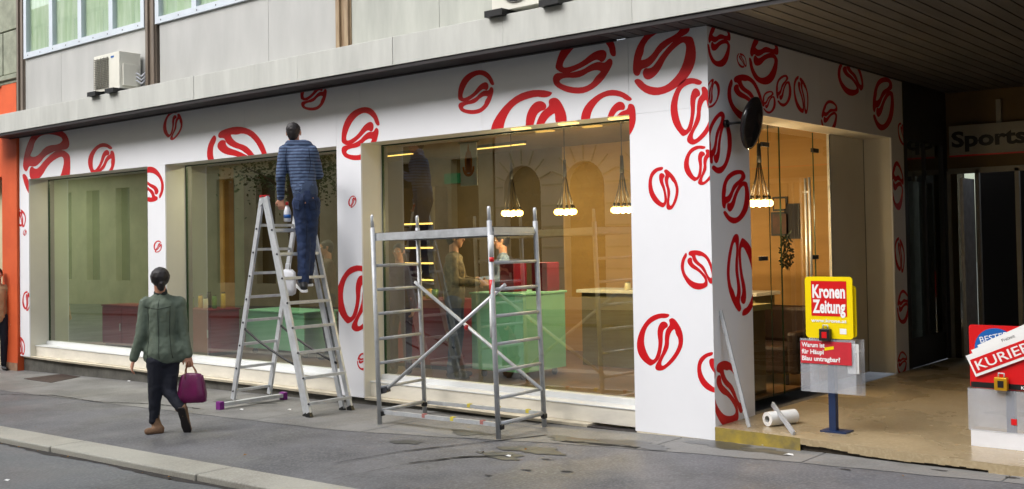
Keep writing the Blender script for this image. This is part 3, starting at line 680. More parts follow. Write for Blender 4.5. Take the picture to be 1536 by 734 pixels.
# ================================================================ OPPOSITE SIDE OF THE STREET (seen in the glass)
OY = -15.3
OP = thing('opposite_building', 'cream arched old building across the street mirrored in the right window', 'building', (0, OY, 0))
def opp_wall(xa, xb, mt, arched, step, name):
    # wall with real openings, made from strips
    m = MB(); w = MB(); x = xa
    while x+step <= xb+.01:
        ow = step*(.62 if arched else .46); c = x+step/2
        m.box(x, c-ow/2, OY-.4, OY, -.8, 12.4); m.box(c+ow/2, x+step, OY-.4, OY, -.8, 12.4)
        m.box(c-ow/2, c+ow/2, OY-.4, OY, -.8, .3 if not arched else .1)
        zt = 4.3
        if arched:
            n = 12
            for i in range(n):
                t0, t1 = math.pi*i/n, math.pi*(i+1)/n; xa_, xb_ = c-ow/2*math.cos(t0), c-ow/2*math.cos(t1); za, zb = 3.25+ow/2*math.sin(t0), 3.25+ow/2*math.sin(t1)
                m.prism([(xa_, OY, za), (xb_, OY, zb), (xb_, OY, 5.2), (xa_, OY, 5.2)], (0, -.4, 0))
            zt = 5.2
            # voussoir lines and rusticated courses
            for i in range(1, 8):
                t = math.pi*i/8; p0 = Vector((c-ow/2*1.05*math.cos(t), OY+.012, 3.25+ow/2*1.05*math.sin(t))); p1 = Vector((c-ow*.85*math.cos(t), OY+.012, 3.25+ow*.85*math.sin(t))); m.bar(p0, p1, .05, .03, mi=1)
            for z in (.9, 1.5, 2.1, 2.7, 3.3): m.box(x, c-ow/2-.05, OY, OY+.02, z, z+.05, 1); m.box(c+ow/2+.05, x+step, OY, OY+.02, z, z+.05, 1)
        for z0 in (zt+.0, ): pass
        zz = zt
        while zz < 10.9:
            m.box(c-ow/2, c+ow/2, OY-.4, OY, zz, zz+1.5 if not arched else zz+1.4)
            zz += 3.4
        w.box(c-ow/2, c+ow/2, OY-.3, OY-.28, 0, 12)
        x += step
    m.box(xa, xb, OY-.01, OY+.25, zt+.55, zt+.8); m.box(xa, xb, OY-.01, OY+.4, 11.9, 12.7)
    m.build(name, [mt, M['oppdark']], OP); w.build('dark_panes', M['oppwin'], OP)
opp_wall(-61.3, -16.3, M['oppdark'], False, 2.5, 'brown_facade'); opp_wall(-16.38, 20, M['opp'], True, 2.25, 'arched_facade')
m = MB(); m.box(-61, 20, OY-.8, OY-.42, -1.5, 12.4); m.build('rear_wall', M['oppwin'], OP)

RB_ = thing('row_building', 'plain grey rendered house further up the street beyond the left edge', 'building', (-40, 0, 0))
m = MB(); m.box(-60, -20.05, 0, 8, -2, 12); m.build('wall', M['block'], RB_)
for i in range(12):
    for z in (1.0, 4.4, 7.8):
        x = -58.5+i*3.1; m = MB(); m.box(x, x+1.3, -.03, .05, z-.6, z+1.4); w_ = m.build('window', M['winframe'], RB_)
        m = MB(); m.box(x+.08, x+1.22, -.036, -.031, z-.52, z+1.32); m.build('pane', M['oppwin'], w_)

# street tree across the road
TR = thing('street_tree', 'leafy street tree across the road mirrored in the middle window', 'tree', (-21.5, -11.8, gz(-21.5)))
m = MB(); b0 = Vector((-21.5, -11.8, gz(-21.5))); m.tube([b0, b0+Vector((.05, 0, 1.6)), b0+Vector((0, .1, 3.2)), b0+Vector((.1, .1, 6))], [.16, .13, .11, .06], 10)
rnd = random.Random(9); tips = []
for i in range(11):
    a = i*2.4; s0 = b0+Vector((0, .05, 3.4+i*.2)); e = s0+Vector((math.cos(a)*rnd.uniform(1, 1.9), math.sin(a)*rnd.uniform(1, 1.9), rnd.uniform(.5, 1.4))); m.tube([s0, s0.lerp(e, .5)+Vector((0, 0, .12)), e], [.05, .035, .015], 6); tips += [e, s0.lerp(e, .6)]
m.build('trunk', M['bark'], TR)
m = MB()
for i in range(4200):
    c = rnd.choice(tips)+Vector((rnd.gauss(0, .42), rnd.gauss(0, .42), rnd.gauss(0, .34))); d = Vector((rnd.gauss(0, 1), rnd.gauss(0, 1), rnd.gauss(0, .6))).normalized(); e = d.cross(Vector((rnd.random(), rnd.random(), rnd.random()))).normalized(); s_ = rnd.uniform(.04, .08)
    m.poly([c-d*s_, c+e*s_*.5, c+d*s_, c-e*s_*.5])
m.flat = True; m.build('crown', M['leaf'], TR)

exec_after = []
# ================================================================ AIR CONDITIONERS
def ac(name, label, x0, x1, y0, z0, h, side_fan):
    T = thing(name, label, 'air conditioner', ((x0+x1)/2, y0, z0), 'air conditioners on the canopy')
    d = .32
    m = MB(); m.box(x0, x1, y0, y0+d, z0+.06, z0+h); m.box(x0+.03, x1-.03, y0+.02, y0+d-.02, z0+h, z0+h+.008); m.build('casing', M['acwhite'], T, bevel=.015)
    cx_, cz_ = x0+(x1-x0)*.36, z0+.06+(h-.06)/2; r = (h-.06)*.40
    m = MB(); n = 28
    if side_fan: m.box(x0+.03, x0+.40, y0-.004, y0-.0005, z0+.1, z0+h-.04)
    else: m.add([(cx_+r*math.cos(2*math.pi*i/n), y0-.006, cz_+r*math.sin(2*math.pi*i/n)) for i in range(n)], [list(range(n))]); m.build('fan_opening', M['black'], T)
    m = MB()
    if side_fan:
        for i in range(17): z = z0+.11+i*(h-.17)/16; m.box(x0+.03, x0+.40, y0-.016, y0-.005, z, z+.008)
        for x in (x0+.03, x0+.12, x0+.21, x0+.30, x0+.39): m.box(x, x+.008, y0-.02, y0-.0165, z0+.1, z0+h-.04)
    for q in (() if side_fan else (1, .8, .6, .4, .2)):
        m.tube([(cx_+r*q*math.cos(2*math.pi*i/n), y0-.012, cz_+r*q*math.sin(2*math.pi*i/n)) for i in range(n+1)], .004, 5)
    for i in range(0 if side_fan else 8): a = i*math.pi/8; m.tube([(cx_-r*math.cos(a), y0-.014, cz_-r*math.sin(a)), (cx_+r*math.cos(a), y0-.014, cz_+r*math.sin(a))], .003, 5)
    m.build('grille', mat('grille_grey', (120, 118, 108), .5), T)
    for x in (x0+.1, x1-.1): m = MB(); m.box(x-.11, x+.11, y0-.10, y0+d+.04, z0, z0+.06); m.build('rubber_foot', M['black'], T)
    m = MB()
    for i in range(3): m.tube([(x1, y0+.22, z0+.18+.05*i), (x1+.05, y0+.24, z0+.18+.05*i), (x1+.08, y0+.28, z0+.14+.05*i), (x1+.09, y0+.34, z0+.2+.05*i)], .012, 8)
    m.build('pipe', M['plasticwhite'], T)
    m = MB(); m.box(x1-.001, x1+.035, y0+.04, y0+.26, z0+.10, z0+.40); m.build('valve_cover', M['acwhite'], T, bevel=.005)
    m = MB(); m.box(x0+.5*(x1-x0)+.12, x0+.5*(x1-x0)+.2, y0-.003, y0-.0005, z0+h-.07, z0+h-.045); m.build('badge', M['blue'], T)
    return T
ac('air_conditioner', 'white boxy air conditioner on dark feet at the left end of the canopy', -9.50, -8.82, -.44, CT-.012, .57, True)
ac('air_conditioner', 'white air conditioner on the canopy cut off by the top of the photo', -2.06, -1.2, -.44, CT-.012, .62, False)

# ================================================================ LADDER
LD = thing('step_ladder', 'tall aluminium A-frame ladder with purple feet set up before the middle window', 'ladder', (-5, -.6, gz(-5)))
ya, yb = -.86, -.36
def LZ(x): return gz(x)
top = Vector((-5.06, 0, 2.25)); lf = Vector((-5.68, 0, LZ(-5.68)+.10)); rf = Vector((-4.32, 0, LZ(-4.32)+.02))
def at(p, y): return Vector((p.x, y, p.z))
lt = Vector((-5.10, 0, 2.26)); 
for y in (ya, yb):
    m = MB(); m.bar(at(lf, y), at(lt, y), .028, .062, up=(1, 0, 0)); m.build('rail', M['alu'], LD)
m = MB()
for i in range(8):
    t = (.10+i*.275)/((lt-lf).length)
    p = lf.lerp(lt, t)
    if t < .97: m.bar(at(p, ya), at(p, yb), .030, .026, up=(1, 0, 0))
m.build('rungs', M['alu'], LD)
rt = Vector((-5.06, 0, 2.25)); off = Vector((.075, 0, .01))
for k, (o_, w) in enumerate(((Vector((0, 0, 0)), 0), (off, .034))):
    for y in (ya-w, yb+w):
        m = MB(); a = at(rf+o_*1.0+Vector((-.06, 0, -.02)), y); b = at(rt+o_, y)
        if k == 1: a = at(rf+Vector((.03, 0, -.0)), y); b = at(rt+off, y)
        m.bar(a, b, .026, .06, up=(1, 0, 0)); m.build('rail', M['alu'], LD)
    m = MB(); L = (rt-rf).length
    for i in range(8):
        p = (rf+o_).lerp(rt+o_, (.12+i*.275)/L)
        m.bar(at(p, ya-w), at(p, yb+w), .030, .026, up=(1, 0, 0))
    m.build('rungs', M['alu'], LD)
for y in (ya-.034, yb+.034):
    m = MB(); p = at(rf+Vector((.034, 0, -.005)), y); m.bar(p+Vector((.004, 0, -.02)), p+Vector((-.02, 0, .03)), .04, .075, up=(1, 0, 0)); m.build('rubber_foot', M['black'], LD)
for y in (ya, yb):
    m = MB(); p = at(rf+Vector((-.058, 0, -.02)), y); m.bar(p+Vector((.004, 0, -.02)), p+Vector((-.02, 0, .03)), .034, .07, up=(1, 0, 0)); m.build('rubber_foot', M['black'], LD)
m = MB(); p0 = Vector((-5.70, -1.02, LZ(-5.7)+.055)); p1 = Vector((-5.70, -.14, LZ(-5.7)+.055)); m.bar(p0, p1, .07, .04); m.build('stabiliser_bar', M['alu'], LD)
for p in (p0, p1):
    m = MB(); m.bar(p+Vector((0, -.03, -.008)), p+Vector((0, .03, -.008)), .085, .095, mi=0); m.build('purple_foot', M['purple'], LD, bevel=.008)
m = MB()
for y in (ya, yb):
    c = at(top, y); m.bar(c+Vector((-.07, 0, -.07)), c+Vector((.06, 0, .01)), .04, .05); m.bar(c+Vector((-.01, 0, .02)), c+Vector((.05, 0, -.12)), .045, .03)
m.build('hinge', M['alumatt'], LD)
m = MB()
for y in (ya, yb): c = at(top, y); m.bar(c+Vector((-.06, 0, .02)), c+Vector((.06, 0, .02)), .045, .025)
m.build('red_cap', M['redplastic'], LD)
for y in (ya, yb):
    a = at(lf.lerp(lt, .36), y); b = at(rf.lerp(rt, .21), y); mid = a.lerp(b, .5)-Vector((0, 0, .03))
    m = MB(); m.tube([a, a.lerp(mid, .5)-Vector((0, 0, .012)), mid, mid.lerp(b, .5)-Vector((0, 0, .008)), b], .013, 6); m.build('safety_strap', M['black'], LD)
m = MB()
for y in (ya-.03,):
    for i in range(8):
        p = lf.lerp(lt, (.10+i*.275)/((lt-lf).length)*.98); m.sphere((p.x, y+.014, p.z), .012)
        p = (rf+off).lerp(rt+off, (.12+i*.275)/L); m.sphere((p.x, y-.02, p.z), .012)
m.build('rung_rivets', M['darkgrey'], LD)

# white bag hanging inside the ladder, white cloth and spray bottle held at the top
c = oY(432, 405, -.42)
m = MB(); n = 14; P = []
for j, (zz, w) in enumerate(((0, .07), (-.03, .12), (-.10, .135), (-.2, .14), (-.27, .125), (-.29, .07))):
    for i in range(n):
        t = 2*math.pi*i/n; P.append((c.x+(w+.006*math.sin(3*t+j))*math.cos(t)*1.0, c.y+.045*math.sin(t)*(w/.12), c.z+zz+.006*math.sin(5*t+j)))
F = [(j*n+i, j*n+(i+1) % n, (j+1)*n+(i+1) % n, (j+1)*n+i) for j in range(5) for i in range(n)]+[tuple(range(n)), tuple(range(5*n, 6*n))]
m.add(P, F, 0, True)
m.tube([c+Vector((-.05, 0, 0)), c+Vector((-.04, 0, .07)), c+Vector((.04, 0, .07)), c+Vector((.05, 0, 0))], .005, 6)
tag(m.build('plastic_bag', M['plasticwhite']), 'white plastic bag hanging on a ladder rung under the man', 'bag')

# ================================================================ SCAFFOLD
SF = thing('scaffold_tower', 'small aluminium scaffold tower with platform in front of the right window', 'scaffold', (-2.5, -.5, gz(-2.5)))
post = {'LF': Vector((-3.28, -.83, 0)), 'RF': Vector((-1.69, -.87, 0)), 'RB': Vector((-1.74, -.15, 0)), 'LB': Vector((-3.36, -.12, 0))}
lean = Vector((-.035, 0, 1)); HT = 2.08
def sp(k, z): q = post[k]; return Vector((q.x+lean.x*(z), q.y, gz(q.x)+z))
for k in post:
    m = MB(); m.tube([sp(k, 0), sp(k, HT-.13)], .024, 12); m.build('post', M['alumatt'], SF)
    m = MB(); m.tube([sp(k, HT-.14), sp(k, HT-.02), sp(k, HT)], [.018, .018, .012], 10); m.build('spigot', M['alu'], SF)
for A, Bk, zs in (('LF', 'LB', (.36, .60, .84, 1.09, 1.33, 1.57, 1.84)), ('RF', 'RB', (.36, .60, .84, 1.09, 1.33, 1.57, 1.84))):
    for z in zs:
        m = MB(); m.tube([sp(A, z), sp(Bk, z)], .0155, 8); m.build('rung', M['alumatt'], SF)
    m = MB(); m.tube([sp(A, .13), sp(Bk, .13)], .02, 8); m.build('base_rail', M['alumatt'], SF)
for A, Bk in (('LF', 'RF'), ('LB', 'RB')):
    m = MB(); m.bar(sp(A, .12)+Vector((.02, .04, 0)), sp(Bk, .12)+Vector((-.02, .04, 0)), .035, .036)
    for t, mi in ((.38, 1), (.62, 2), (.86, 1)):
        p = sp(A, .12).lerp(sp(Bk, .12), t)+Vector((0, .04, 0)); m.box(p.x-.02, p.x+.02, p.y-.019, p.y+.019, p.z-.01, p.z+.026, 2 if (A == 'LB' or mi == 2) else 1)
    m.build('base_rail', [M['alumatt'], mat('faded_red_tape', (170, 110, 104), .6), mat('yellow_tape', (206, 190, 70), .6)], SF)
for k, d in (('LF', 1), ('RF', 1), ('RB', -1), ('LB', -1)):
    p = sp(k, .12); m = MB(); m.box(p.x-.005, p.x+.04, p.y+.02*d-.025, p.y+.02*d+.025, p.z-.035, p.z+.01); m.build('clamp', M['black'], SF, bevel=.006)
# braces
def brace(a, b, ew):
    m = MB(); m.tube([a, b], .018, 8); return m
br = brace(sp('LB', 1.33)+Vector((-.02, -.05, .05)), sp('RB', .36)+Vector((.03, -.05, 0)), 0); br.build('diagonal_brace', M['alu'], SF)
br = brace(sp('LF', .36)+Vector((.03, .05, -.04)), sp('RF', 1.33)+Vector((.05, .12, .04)), 0); br.build('diagonal_brace', M['alu'], SF)
m = MB(); q = sp('LB', 1.33).lerp(sp('RB', .36), .44)+Vector((0, -.05, 0)); m.sphere((q.x, q.y-.01, q.z+.02), .028); m.build('red_knob', M['redplastic'], SF)
m = MB(); q = sp('LF', .36)+Vector((.03, .05, -.04)); m.bar(q+Vector((-.03, 0, 0)), q+Vector((.06, 0, .03)), .05, .05); m.build('brace_hook', M['darkgrey'], SF)
# platform
pz = 1.885
A0, B0, C0, D0 = sp('LF', pz), sp('RF', pz), sp('RB', pz), sp('LB', pz)
m = MB(); m.add([p+Vector((0, dy, dz)) for dz in (-.01, .012) for p, dy in ((A0, .04), (B0, .04), (C0, -.04), (D0, -.04))], [(0, 3, 2, 1), (4, 5, 6, 7), (0, 1, 5, 4), (1, 2, 6, 5), (2, 3, 7, 6), (3, 0, 4, 7)])
m.build('deck', mat('dark_plywood_deck', (74, 62, 50), .7, var=.2, scale=8), SF)
m = MB(); m.bar(A0+Vector((-.02, .035, -.03)), B0+Vector((-.0, .035, -.03)), .03, .075); m.bar(D0+Vector((0, -.035, -.03)), C0+Vector((0, -.035, -.03)), .03, .075)
m.bar(B0+Vector((0, .04, -.03)), C0+Vector((0, -.04, -.03)), .03, .07); m.bar(A0+Vector((0, .04, -.03)), D0+Vector((0, -.04, -.03)), .03, .07)
m.build('platform_frame', M['alumatt'], SF)
m = MB(); q = sp('RF', 1.45); m.tube([q+Vector((0, 0, -.16)), q+Vector((0, 0, -.03))], .0255, 10); m.tube([q+Vector((0, 0, .13)), q+Vector((0, 0, .17))], .0255, 10); m.build('red_sticker', M['kred'], SF)
m = MB(); m.tube([q+Vector((0, 0, .17)), q+Vector((0, 0, .37))], .0253, 10); m.tube([q+Vector((0, 0, -.55)), q+Vector((0, 0, -.2))], .0253, 10); m.build('white_sticker', M['paper'], SF)

# ================================================================ PEOPLE
def hull(mb, p0, r0, p1, r1, flat=None):
    bm = bmesh.new(); p0, p1 = Vector(p0), Vector(p1)
    for p, r in ((p0, r0), (p1, r1)):
        bmesh.ops.create_icosphere(bm, subdivisions=2, radius=r, matrix=Matrix.Translation(p))
    res = bmesh.ops.convex_hull(bm, input=bm.verts)
    bmesh.ops.delete(bm, geom=[v for v in set(res['geom_interior']+res['geom_unused']) if isinstance(v, bmesh.types.BMVert)], context='VERTS')
    if flat:
        ax, k = flat; ax = Vector(ax).normalized(); d = (p1-p0)
        for v in bm.verts:
            w = v.co-p0; t = max(0, min(1, w.dot(d)/max(d.dot(d), 1e-9))); c = p0+d*t; w = v.co-c; a = w.dot(ax); v.co = c+w-ax*a+ax*a*k
    bm.verts.index_update()
    mb.add([v.co.copy() for v in bm.verts], [[v.index for v in f.verts] for f in bm.faces], 0, True); bm.free()
def organic(mb, name, mt, parent, vox=.01, sm=4, disp=0, dscale=.08, origin=None, cutz=None):
    """unite the hulls into one continuous surface"""
    o = mb.build('tmp', mt, parent, origin=origin)
    r = o.modifiers.new('r', 'REMESH'); r.mode = 'VOXEL'; r.voxel_size = vox; r.use_smooth_shade = True
    s_ = o.modifiers.new('s', 'SMOOTH'); s_.iterations = sm; s_.factor = .5
    if disp:
        tx = bpy.data.textures.new('folds', 'CLOUDS'); tx.noise_scale = dscale; tx.noise_depth = 2
        d = o.modifiers.new('d', 'DISPLACE'); d.texture = tx; d.strength = disp; d.mid_level = .5; d.texture_coords = 'LOCAL'
    dg = bpy.context.evaluated_depsgraph_get(); me = bpy.data.meshes.new_from_object(o.evaluated_get(dg)); me.name = name
    loc, par = o.location.copy(), o.parent
    bpy.data.objects.remove(o); n = bpy.data.objects.new(name, me); col.objects.link(n); n.location = loc
    if par: n.parent = par
    if cutz is not None:
        bm = bmesh.new(); bm.from_mesh(me); lz = cutz-loc.z-(par.location.z if par else 0)
        r_ = bmesh.ops.bisect_plane(bm, geom=bm.verts[:]+bm.edges[:]+bm.faces[:], plane_co=(0, 0, lz), plane_no=(0, 0, 1), clear_inner=True)
        ed = [e for e in r_['geom_cut'] if isinstance(e, bmesh.types.BMEdge)]
        ex_ = bmesh.ops.extrude_edge_only(bm, edges=ed); vs_ = [v for v in ex_['geom'] if isinstance(v, bmesh.types.BMVert)]
        if vs_:
            c_ = sum((v.co for v in vs_), Vector())/len(vs_)
            for v in vs_: v.co = c_+(v.co-c_)*.86+Vector((0, 0, .01))
        bm.to_mesh(me); bm.free()
    for p in me.polygons: p.use_smooth = True
    return n
def hand(mb, wrist, dirv, palmn, s=1.0, curl=.5):
    """palm and five bent fingers; dirv = along the hand, palmn = towards the palm side"""
    d = Vector(dirv).normalized(); n = Vector(palmn); n = (n-d*n.dot(d)).normalized(); r = d.cross(n); w = Vector(wrist)
    for i, off in enumerate((-.028, -.010, .010, .028)):
        hull(mb, w+d*.015*s+r*off*.6*s, .014*s, w+d*.085*s+r*off*s, .0115*s)
        L = (.062, .072, .068, .052)[i]*s; p = w+d*.088*s+r*off*1.05*s; a = curl*.55
        for seg, f in ((.45, .0095), (.32, .0088), (.26, .008)):
            q = p+(d*math.cos(a)+n*math.sin(a))*L*seg; hull(mb, p, f*s, q, f*.93*s); p = q; a += curl*.8
    p = w+d*.025*s-r*.026*s; q = p+(d*.6-r*.7+n*.3).normalized()*.035*s; hull(mb, p, .013*s, q, .011*s); q2 = q+(d*.9-r*.15+n*.35).normalized()*.03*s; hull(mb, q, .011*s, q2, .009*s)
def head(mb, c, f, up=(0, 0, 1), s=1.0):
    f = Vector(f).normalized(); u = Vector(up); r = f.cross(u).normalized(); c = Vector(c)
    hull(mb, c+u*.025*s-f*.018*s, .086*s, c+u*.02*s+f*.018*s, .080*s, flat=(r, .88))
    hull(mb, c-u*.03*s+f*.025*s, .062*s, c-u*.082*s+f*.052*s, .030*s, flat=(r, .95))
    hull(mb, c+u*.01*s+f*.094*s, .010*s, c-u*.022*s+f*.108*s, .014*s)
    hull(mb, c-u*.058*s+f*.084*s, .012*s, c-u*.05*s+f*.080*s, .014*s, flat=(u, .6))
    for k in (-1, 1): hull(mb, c+r*k*.078*s+u*.012*s-f*.005*s, .017*s, c+r*k*.079*s-u*.022*s, .011*s, flat=(r, .5))
def face(c, f, T, up=(0, 0, 1), s=1.0):
    f = Vector(f).normalized(); u = Vector(up); r = f.cross(u).normalized(); c = Vector(c)
    for k in (-1, 1):
        m = MB(); m.sphere(c+r*k*.031*s+u*.008*s+f*.083*s, .010*s, 0, 10); m.sphere(c+r*k*.031*s+u*.008*s+f*.0885*s, .006*s, 1, 8); m.build('eye', [M['inkwhite'], M['inkblack']], T)
F_ = Vector((FV.x, FV.y, 0)).normalized()
def frame_pts(base):
    d0 = F_.dot(Vector(base))
    return lambda px, py, dep=0: on(px, py, F_, d0+dep)

# ---- the woman walking
wb = oG(236, 650)
W_ = frame_pts(wb)
WT = thing('person', 'woman in olive green jacket and tan boots walking away with a purple handbag', 'person', (wb.x, wb.y, gz(wb.x)))
wf_ = Vector((-.93, .36, 0)).normalized(); wr = Vector((.36, .93, 0)).normalized()
hd = W_(239.5, 420, -.02)
neck = W_(241, 441, 0); ches = W_(245, 466, 0); wai = W_(243, 505, 0); pel = W_(246, 532, 0)
lsh, rsh = W_(219, 455, -.03), W_(269, 454, .04)
lel, rel = W_(212, 500, -.06), W_(274, 498, .05); lwr, rwr = W_(201, 537, -.06), W_(282, 532, .02)
lhp, rhp = W_(236, 542, -.04), W_(254, 542, .04)
lkn, lan = W_(233, 592, -.03), W_(231, 632, 0); rkn, ran = W_(254, 588, -.03), W_(270, 611, -.16)
ran = W_(271, 612, -.10)
bd = MB(); head(bd, hd, wf_, s=.97); hull(bd, hd-Vector((0, 0, .06)), .055, neck-Vector((0, 0, .02)), .06)
hull(bd, neck-Vector((0, 0, .04)), .07, ches, .12, flat=(wf_, .75)); hull(bd, ches, .12, wai, .105, flat=(wf_, .8)); hull(bd, wai, .105, pel, .13, flat=(wf_, .85))
for a, b, c in ((lsh, lel, lwr), (rsh, rel, rwr)): hull(bd, ches.lerp(a, .6), .06, a, .05); hull(bd, a, .045, b, .036); hull(bd, b, .036, c, .025)
for a, b, c in ((lhp, lkn, lan), (rhp, rkn, ran)): hull(bd, pel, .1, a, .085); hull(bd, a, .08, b, .052); hull(bd, b, .052, c, .030)
lhd = (lwr-lel).normalized(); hand(bd, lwr+lhd*.01, lhd+Vector((0, 0, -.3)), wr, 1.0, .5)
rhd = (rwr-rel).normalized(); hand(bd, rwr+rhd*.01, rhd+Vector((0, 0, -.5)), wf_, 1.0, 1.4)
toeL = W_(219, 649, -.02)
organic(bd, 'body', M['skin'], WT, .0075, 2)
face(hd, wf_, WT, s=.97)
# jacket
j = MB(); hull(j, neck-Vector((0, 0, .03)), .078, ches, .146, flat=(wf_, .8)); hull(j, W_(232, 452, -.02), .062, W_(258, 452, .03), .062)
hull(j, lsh.lerp(ches, .25), .075, rsh.lerp(ches, .25), .075); hull(j, ches, .15, wai, .142, flat=(wf_, .85))
hull(j, wai, .142, W_(246, 528, 0), .175, flat=(wf_, .85)); hull(j, W_(228, 524, -.02), .09, W_(266, 524, .02), .09); hull(j, W_(225, 535, -.02), .07, W_(270, 534, .02), .07)
for a, b, c in ((lsh, lel, lwr), (rsh, rel, rwr)): hull(j, a, .068, b, .057); hull(j, b, .057, c, .046)
organic(j, 'jacket', M['jacket'], WT, .010, 3, disp=.014, dscale=.05, cutz=W_(246, 544, 0).z)
c_ = MB(); hull(c_, neck+Vector((0, 0, -.012)), .07, neck+Vector((0, 0, .018)), .066, flat=(wf_, .95)); organic(c_, 'collar', mat('dark_collar', (44, 52, 50), .9), WT, .009, 2)
t_ = MB()
for h_, k_, a_ in ((lhp, lkn, lan), (rhp, rkn, ran)): hull(t_, pel-Vector((0, 0, .02)), .130, h_, .108); hull(t_, h_, .104, k_, .068); hull(t_, k_, .068, a_, .048)
organic(t_, 'trousers', M['jeans2'], WT, .010, 3, disp=.014, dscale=.05)
def boot(an, heel, toe, up, name='boot'):
    m = MB(); hull(m, an+Vector(up)*.06, .052, an, .047); hull(m, an, .047, heel+Vector(up)*.04, .042); hull(m, heel+Vector(up)*.04, .042, toe+Vector(up)*.035, .036); hull(m, heel+Vector(up)*.055, .045, heel.lerp(toe, .5)+Vector(up)*.045, .04)
    b = organic(m, name, M['boot'], WT, .009, 2, disp=.008, dscale=.03)
    s_ = MB(); side = (toe-heel).normalized().cross(Vector(up)).normalized(); P = []
    for t, w in ((-.18, .022), (-.12, .034), (.1, .036), (.4, .034), (.75, .043), (1.0, .036), (1.12, .018)):
        P.append((heel.lerp(toe, t)+side*w, heel.lerp(toe, t)-side*w))
    ring_ = [p[0] for p in P]+[p[1] for p in P[::-1]]
    s_.prism([p-Vector(up)*.002 for p in ring_], Vector(up)*.018); s_.build('sole', M['sole'], b)
boot(W_(232, 631, 0), W_(240, 652, .0), W_(222, 653, -.06), (0, 0, 1))
# rear boot: heel up, the sole faces back to the street
upv = (ran-W_(281, 630, -.18)).normalized()
hl, te = W_(272, 618, -.14), W_(281, 648, -.02)
sn = ((te-hl).cross(RV)).normalized(); sn = sn if sn.dot(F_) > 0 else -sn
boot(W_(269, 613, -.08)+sn*.01, hl, te, tuple(sn))
h_ = MB(); hull(h_, hd+Vector((0, 0, .03))-wf_*.024, .100, hd+Vector((0, 0, .018))+wf_*.004, .090, flat=(wr, .95)); hull(h_, hd-wf_*.06-Vector((0, 0, .02)), .052, hd-wf_*.062-Vector((0, 0, .07)), .038)
hull(h_, hd-wf_*.098+Vector((0, 0, -.035)), .030, hd-wf_*.088+Vector((0, 0, -.085)), .026)
organic(h_, 'hair', M['hair'], WT, .008, 1, disp=.008, dscale=.02)
# handbag
bc = W_(288, 583, -.04)
BG = thing('handbag', "purple leather handbag hanging from the walking woman's right hand", 'handbag', (bc.x, bc.y, bc.z-.14))
bu = Vector((RV.x, RV.y, 0)).normalized(); bn = F_
m = MB(); n = 32; P = []
for j_, (zz, w, d) in enumerate(((-.135, .13, .045), (-.128, .152, .056), (-.05, .156, .058), (.05, .138, .042), (.12, .122, .02), (.14, .118, .008))):
    for i in range(n):
        t = 2*math.pi*i/n; cx_, cy_ = math.copysign(abs(math.cos(t))**.6, math.cos(t)), math.copysign(abs(math.sin(t))**.6, math.sin(t))
        fold = .012*math.sin(7*t+j_*.3)*(j_ > 1) + .006*math.sin(13*t+j_)
        w *= 1; P.append(bc+bu*(w*.9*cx_*(1+fold*2))+bn*(d*cy_+fold)+Vector((0, 0, zz-.012*math.cos(t*2)*(j_ > 3))))
m.add(P, [(j_*n+i, j_*n+(i+1) % n, (j_+1)*n+(i+1) % n, (j_+1)*n+i) for j_ in range(5) for i in range(n)]+[tuple(range(n))[::-1], tuple(range(5*n, 6*n))], 0, True)
m.build('bag_body', M['bag'], BG)
hp = W_(283.5, 543, .0)
for k in (-1, 1):
    m = MB(); a = bc+bu*.06+bn*.03*k+Vector((0, 0, .10)); b = bc-bu*.06+bn*.03*k+Vector((0, 0, .10)); m.tube([a, a.lerp(hp, .5)+bu*.016, hp+bu*.012, hp-bu*.012, b.lerp(hp, .5)-bu*.016, b], .0055, 6); m.build('handle', M['strap'], BG)

# ---- the man on the ladder
fb = oY(455, 438, -.60)
N_ = frame_pts(fb)
MT = thing('person', 'man in striped blue pullover and jeans standing on the ladder facing the shopfront', 'person', (fb.x, fb.y, fb.z))
mf = Vector((-.62, .78, 0)).normalized(); mr = mf.cross(Vector((0, 0, 1)))
hd = N_(440.5, 200, .06); neck = N_(442, 214, .05); ches = N_(450, 240, .03); wai = N_(455, 276, 0); pel = N_(459, 298, -.02)
lsh, rsh = N_(427, 226, .0), N_(468, 227, .03)
lel, lwr = N_(421, 264, -.03), N_(420.5, 296, .06); rel, rwr = N_(478, 262, .12), N_(466, 250, .34)
lhp, rhp = N_(451, 305, -.02), N_(468, 305, .0)
lkn, lan = N_(456, 366, .03), N_(455, 421, -.02); rkn, ran = N_(464, 366, .10), N_(462, 412, .10)
bd = MB(); head(bd, hd, mf); hull(bd, hd-Vector((0, 0, .06)), .058, neck-Vector((0, 0, .03)), .062)
hull(bd, neck-Vector((0, 0, .05)), .08, ches, .14, flat=(mf, .75)); hull(bd, ches, .14, wai, .12, flat=(mf, .8)); hull(bd, wai, .12, pel, .13, flat=(mf, .85))
for a, b, c in ((lsh, lel, lwr), (rsh, rel, rwr)): hull(bd, ches.lerp(a, .6), .07, a, .055); hull(bd, a, .05, b, .04); hull(bd, b, .04, c, .028)
for a, b, c in ((lhp, lkn, lan), (rhp, rkn, ran)): hull(bd, pel, .1, a, .09); hull(bd, a, .085, b, .058); hull(bd, b, .058, c, .04)
hand(bd, lwr+Vector((0, 0, -.01)), (.05, .1, -1), mf, 1.05, 1.0); hand(bd, rwr, (rwr-rel), -mf+Vector((0, 0, -.2)), 1.05, .5)
organic(bd, 'body', M['skin'], MT, .0075, 2); face(hd, mf, MT)
j = MB(); hull(j, neck-Vector((0, 0, .05)), .085, ches, .158, flat=(mf, .82)); hull(j, lsh.lerp(ches, .22), .078, rsh.lerp(ches, .22), .078); hull(j, N_(434, 216, .01), .05, N_(462, 217, .03), .05)
hull(j, ches, .165, wai, .142, flat=(mf, .82)); hull(j, wai, .142, N_(457, 284, -.01), .145, flat=(mf, .85))
